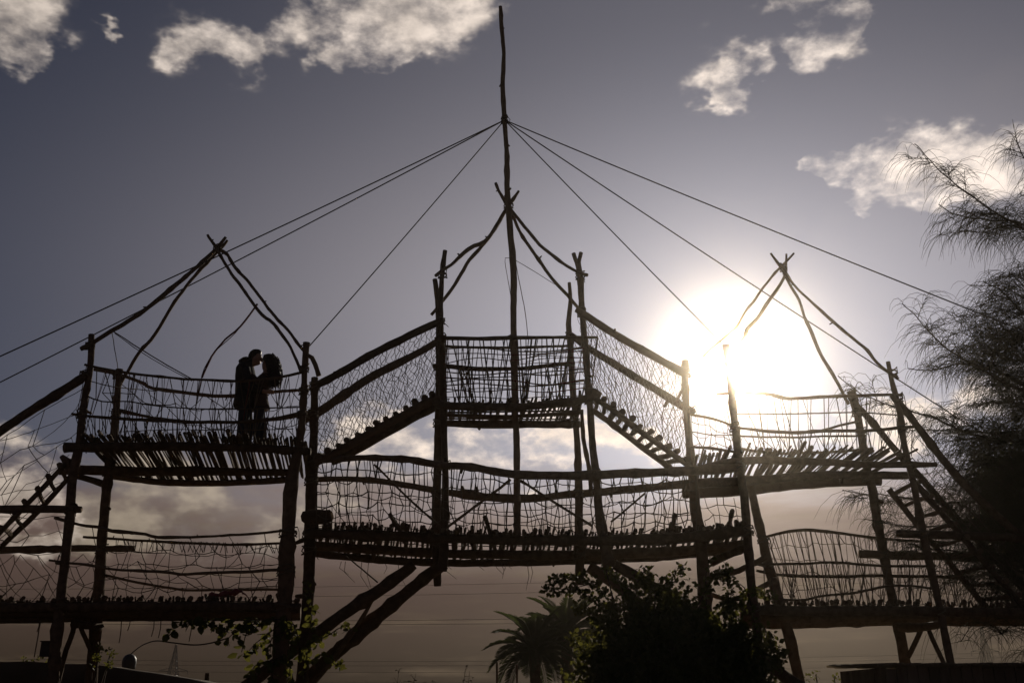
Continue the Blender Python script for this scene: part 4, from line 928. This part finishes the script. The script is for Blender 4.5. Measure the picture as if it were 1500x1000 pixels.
# ------------------------------------------------------------------ weeping tree at the edge
WT = thing('weeping_tree', 'wispy weeping tamarisk tree with thin drooping needles over the log ladder', 'tree', Vector((10.6, 17.8, 0)))
pole_pts([Vector((10.6, 17.8, -.1)), Vector((10.4, 17.7, 2.5)), Vector((10.5, 17.4, 5.0)), Vector((10.9, 17.2, 8.0)), Vector((10.8, 17.0, 10.5))], [.24, .2, .16, .11, .05], 'trunk', WT, wob=.06)
limbs = [[(1600, 420, 17.2), (1560, 375, 17.0), (1500, 335, 16.6), (1440, 300, 16.3), (1400, 270, 16.1), (1370, 244, 16.0), (1340, 212, 15.9)],
         [(1580, 380, 17.0), (1500, 330, 16.9), (1450, 322, 16.7), (1410, 318, 16.6), (1375, 300, 16.5)],
         [(1590, 410, 17.0), (1500, 335, 17.0), (1440, 340, 16.8), (1400, 338, 16.8)], [(1580, 300, 17), (1540, 260, 16.8), (1500, 232, 16.6), (1490, 205, 16.5)],
         [(1600, 640, 17.4), (1560, 600, 17.0), (1470, 560, 16.5), (1420, 530, 16.2), (1380, 505, 16.0), (1350, 474, 15.9), (1323, 443, 15.8)],
         [(1590, 620, 17.3), (1500, 562, 17), (1420, 533, 16.7), (1370, 541, 16.6), (1330, 539, 16.5)],
         [(1600, 700, 17.4), (1500, 652, 17.1), (1440, 640, 16.9), (1400, 627, 16.8), (1370, 612, 16.7), (1340, 604, 16.7), (1300, 592, 16.7), (1255, 573, 16.8), (1228, 548, 16.9)],
         [(1590, 690, 17.3), (1500, 645, 17.3), (1420, 631, 17.3), (1345, 630, 17.4)], [(1600, 740, 17.4), (1500, 722, 17.6), (1400, 736, 17.8), (1300, 725, 18.0), (1260, 723, 18.0), (1235, 717, 18.0)],
         [(1600, 780, 17.4), (1450, 762, 17.4), (1340, 772, 17.5), (1265, 760, 17.6)], [(1590, 560, 17.2), (1520, 480, 17.0), (1470, 430, 16.8), (1440, 410, 16.7)], [(1590, 520, 17.2), (1520, 440, 17.2), (1480, 400, 17.2)],
         [(1590, 860, 17.6), (1500, 830, 17.2), (1420, 812, 17.0), (1340, 800, 16.9)], [(1590, 660, 17.0), (1520, 600, 16.7), (1460, 590, 16.5), (1420, 600, 16.4)], [(1590, 760, 17.0), (1510, 700, 16.6), (1450, 680, 16.4), (1400, 690, 16.3)]]
nd = MB(); twigs = []
def strand(p, d, L, w_=.0044):
    L *= 1.15
    q = p.copy(); v = d.copy(); pts = [q.copy()]
    for i in range(4):
        q = q + v * (L / 4); v = (v + Vector((random.uniform(-.1, .1), random.uniform(-.1, .1), -.62))).normalized(); pts.append(q.copy())
    nd.tube(pts, [w_, w_ * .95, w_ * .8, w_ * .6, w_ * .3], 3, False)
for li, pts in enumerate(limbs):
    c_ = line3(pts, None, .09); n_ = len(c_)
    lm = MB().tube([p + mnoise.noise_vector(p * 4) * .03 for p in c_], [.008 + .035 * (1 - i / n_) ** 1.5 for i in range(n_)], 6, True, .1); lm.build('limb', M['twig'], WT)
    for i, p in enumerate(c_):
        X = 750 + p.x / p.y * FPX                                      # farther out the limb is barer
        dens = 1 if i > n_ * .72 else 2
        for k in range(dens + (2 if i < n_ * .5 else 0)):
            d = (rdir(-.5, .7) + Vector((-.3, 0, .0))).normalized(); strand(p, d, random.uniform(.2, 1.05), random.uniform(.003, .005))
        if random.random() < .5 and i < n_ * .92:                        # side twig with its own needles
            d = (rdir(-.5, .7) + (c_[min(i + 1, n_ - 1)] - p).normalized() * .8).normalized(); L = random.uniform(.25, .9) * (1 if i < n_ * .6 else .6)
            tw = [p + d * L * t / 5 - Vector((0, 0, .05 * (t / 5) ** 2)) for t in range(6)]; twigs.append(tw)
            for t in tw[1:]:
                for k in range(4): strand(t, (rdir(-.4, .7) + d * .5).normalized(), random.uniform(.25, .75))
for k in range(380):                                                   # the thick inner crown
    u = random.random(); py = random.choice((random.gauss(520, 60), random.gauss(740, 90), random.gauss(720, 80))); px = 1500 + random.gauss(10, 45) - (26 if py > 650 else 0)
    if py < 400 or px < 1375: continue
    p = W(px, py, random.uniform(16.2, 18.2)); d = (rdir(-.2, .8) + Vector((-.2, 0, .1))).normalized(); L = random.uniform(.3, .7); tw = [p + d * L * t / 4 for t in range(5)]; twigs.append(tw)
    for t in tw:
        for q in range(5): strand(t, (rdir(-.3, .8)).normalized(), random.uniform(.3, .9), .0046)
tm = MB()
for tw in twigs: tm.tube(tw, [.008 - .0012 * i for i in range(len(tw))], 4, False)
tag_stuff(tm.build('twigs', M['twig'], WT)); tag_stuff(nd.build('needles', M['needle'], WT))
cr = W(1490, 745, 18.6)
shrub('leafy_tree', 'dark small leaved tree behind the weeping tree at the picture edge', Vector((cr.x + .55, 18.9, cr.z)), (1.35, .9, 1.5), 12000, .06, Vector((cr.x + .6, 18.9, 0)), 'tree', stems=8)

# ------------------------------------------------------------------ hut, lamp, stakes, weeds
hx0, hx1, hy = W(1297, 975, 14.6).x, W(1297, 975, 14.6).x + 4.2, 14.6; hzt = W(1297, 970, 14.6).z
HT = thing('hut', 'low wooden plank hut with flat overhanging reed roof below the log ladder', 'hut', Vector(((hx0 + hx1) / 2, hy + 1, 0)))
nb = 28
for i in range(nb):
    x = hx0 + (hx1 - hx0) * i / nb; wd = (hx1 - hx0) / nb - .012; pr = random.uniform(0, .012)
    MB().box((x, hy - pr, 0), (x + wd, hy + .03, hzt - random.uniform(.05, .075))).build('plank', M['plank'], HT, smooth=False)
for i in range(14):
    y = hy + .04 + 2.0 * i / 14
    MB().box((hx0 - .004 - random.uniform(0, .01), y, 0), (hx0 + .026, y + 2.0 / 14 - .012, hzt - .06)).build('plank', M['plank'], HT, smooth=False)
MB().box((hx1 - .03, hy + .04, 0), (hx1, hy + 2.04, hzt - .06)).build('side_wall', M['plank'], HT, smooth=False)
MB().box((hx0 + .03, hy + 2.0, 0), (hx1 - .04, hy + 2.03, hzt - .06)).build('rear_wall', M['plank'], HT, smooth=False)
rf_ = MB()
for i in range(95):
    x = hx0 - .17 + (hx1 - hx0 + .34) * i / 95 + random.uniform(-.01, .01)
    rf_.tube([Vector((x, hy - .14 + random.uniform(-.05, .05), hzt - .035 + random.uniform(-.006, .012))), Vector((x + random.uniform(-.03, .03), hy + 2.2, hzt + .02 + random.uniform(-.01, .02)))], .024, 5)
tag_stuff(rf_.build('reed_roof', M['thatch'], HT))
lp = W(188, 980, 21.5); LT = thing('garden_lamp', 'round headed garden lamp standing on the mound with a trailing wire', 'lamp', Vector((lp.x, 21.5, 1.9)))
zt, zb_ = W(188, 957, 21.5).z, W(188, 985, 21.5).z
MB().tube([Vector((lp.x, 21.5, zb_ - .5)), Vector((lp.x, 21.5, zb_ + .12))], .1, 10).build('base', M['lamp'], LT)
MB().loft([ell(Vector((lp.x, 21.5, zb_ + (zt - zb_) * f)), r_, r_, 16) for f, r_ in ((.2, .13), (.35, .135), (.55, .145), (.75, .135), (.9, .1), (.98, .05), (1, .01))]).build('lamp_head', M['lamp'], LT)
MB().tube(line3([(192, 957, 21.5), (203, 948, 20.5), (214, 942, 19.5), (230, 938, 18.5), (255, 941, 17.5), (285, 944, 17.0), (310, 941, 16.5), (334, 934, 16.1)], None, .15), .012, 5).build('wire', M['cable'], LT)
for lab, px, py, Y, wpx in (('thin bare stake nearer the palms', 757, 972, 22, 3), ('thin bare stake farther from the palms, taller looking', 728, 969, 22, 3), ('short square stake standing on the mound slope', 304, 985, 20.6, 7)):
    p = W(px, py, Y); b = Vector((p.x - .03, Y, 0 if wpx < 5 else .6)); st_ = thing('stake', lab, 'stake', b, 'stakes in the ground')
    pole_pts([b - Vector((0, 0, .1)), b.lerp(p, .5) + Vector((.01, 0, 0)), p], [wpx * .5 * mpp(px, py, Y)] * 3, 'stake_pole', st_, wob=.01, sides=6)
bx = W(70, 951, 17.2); bb = thing('junction_box', 'small dark box fixed to the outermost post near the ground', 'box', bx)
MB().box(bx + Vector((-.1, -.06, -.11)), bx + Vector((.12, .06, .12))).build('box_body', M['lamp'], bb, smooth=False); MB().box(bx + Vector((-.115, -.075, .123)), bx + Vector((.135, .075, .14))).build('box_lid', M['lamp'], bb, smooth=False)
wn_ = [0]
def weed(label, px, py, Y, n_, group='dry weeds'):
    b = W(px, py, Y); t = thing('dry_weed', label, 'weed', Vector((b.x, Y, 0)), group); st = MB()
    for k in range(n_):
        h = b.z * random.uniform(.62, 1.0); lean = Vector((random.uniform(-.22, .22), random.uniform(-.2, .2), 0)); a = Vector((b.x + random.uniform(-.12, .12), Y + random.uniform(-.1, .1), -.05))
        c_ = [a + lean * f * f + Vector((0, 0, h * f)) + mnoise.noise_vector(a * 9 + Vector((0, 0, f * 2))) * .03 for f in (0, .2, .4, .6, .8, .9, 1)]
        st.tube(c_, [.006, .006, .005, .0045, .004, .003, .002], 4)
        for f in range(10):
            p = along(c_, random.uniform(.6, 1)); d = (rdir(-.1, .9)); L = random.uniform(.05, .16)
            st.tube([p, p + d * L * .6 + Vector((0, 0, .01)), p + d * L], [.003, .0025, .002], 3)
            st.leaf(p + d * L, rdir(-.5, .7), rdir(), random.uniform(.02, .04), .014)
    tag_stuff(st.build('stalks', M['dry'], t))
weed('tallest dry weed clump farthest from the palms', 578, 963, 12, 9); weed('low bushy dry weed between taller stalks', 600, 978, 12, 9); weed('dry weed with few upright bare stalks', 616, 972, 12.4, 4); weed('dry weed with nodding seed heads', 638, 970, 12.2, 5); weed('dry weed stalks nearest the stakes', 660, 966, 12, 6)

# ------------------------------------------------------------------ pylons and power lines far behind
def pylon(label, px, pt, Y, hw, arms):
    tp = W(px, pt, Y); t = thing('pylon', label, 'pylon', Vector((tp.x, Y, 0)), 'lattice pylons'); H = tp.z; mb = MB()
    lv = [0, .16, .3, .43, .55, .66, .76, .85, .93, 1]; wd = lambda f: hw * (1 - f) ** 1.15 + .12
    cs = [(1, 1), (-1, 1), (-1, -1), (1, -1)]; pt_ = lambda i, f: Vector((tp.x + cs[i][0] * wd(f), Y + cs[i][1] * wd(f), H * f))
    for i in range(4):
        mb.tube([pt_(i, f) for f in lv], .075, 4)
        j = (i + 1) % 4
        for a, b in zip(lv, lv[1:]):
            mb.tube([pt_(i, a), pt_(j, b)], .04, 4); mb.tube([pt_(j, a), pt_(i, b)], .04, 4); mb.tube([pt_(i, b), pt_(j, b)], .04, 4)
    mb.build('lattice', M['steel'], t, smooth=False)
    for f, L in arms:
        a = MB(); z = H * f
        for s in (-1, 1):
            e = Vector((tp.x + s * L, Y, z)); a.tube([Vector((tp.x + s * wd(f), Y, z + .5)), e], .05, 4); a.tube([Vector((tp.x + s * wd(f), Y, z - .1)), e], .05, 4); a.tube([e, e - Vector((0, 0, .7))], .05, 4)
        a.build('cross_arm', M['steel'], t, smooth=False)
pylon('lattice power pylon far beyond the lower walkway by the mound', 258, 944, 190, 1.6, ((.62, 2.6), (.42, 2.9)))
pylon('faint lattice pylon seen below the weeping tree', 1437, 915, 180, 1.5, ((.7, 2.4), (.5, 2.6)))
for i, (ya, yb, Y) in enumerate(((862, 824, 120), (876, 838, 120), (906, 884, 140), (910, 893, 140), (962, 950, 185), (968, 957, 185), (978, 966, 188), (990, 984, 190))):
    a, b = W(-150, ya, Y), W(1650, yb, Y)
    o = MB().tube(slack(a, b, .006, 30), .022 if Y < 130 else .032, 4).build('power_line', M['cable'], None, a)
    tag(o, ('highest', 'second highest', 'third highest', 'fourth highest', 'fifth highest', 'third lowest', 'second lowest', 'lowest')[i] + ' of the thin power lines crossing the low sky', 'wire', 'power lines')

# ------------------------------------------------------------------ haze volume added to veil the posts near the sun like lens glare
hz = MB().box((-208, -208 + 20, -1.0), (208, 208 + 20, 16.2)).build('haze', None or M['earth'], None, Vector(), False)
hm = bpy.data.materials.new('glare_haze'); hm.use_nodes = True; ht = hm.node_tree; ht.nodes.clear()
ho = ht.nodes.new('ShaderNodeOutputMaterial'); pv = ht.nodes.new('ShaderNodeVolumePrincipled')
pv.inputs['Color'].default_value = (0.98, 0.86, 0.69, 1); pv.inputs['Density'].default_value = 0.0009; pv.inputs['Anisotropy'].default_value = 0.975
ht.links.new(pv.outputs[0], ho.inputs['Volume'])
hz.data.materials.clear(); hz.data.materials.append(hm); hz['kind'] = 'stuff'
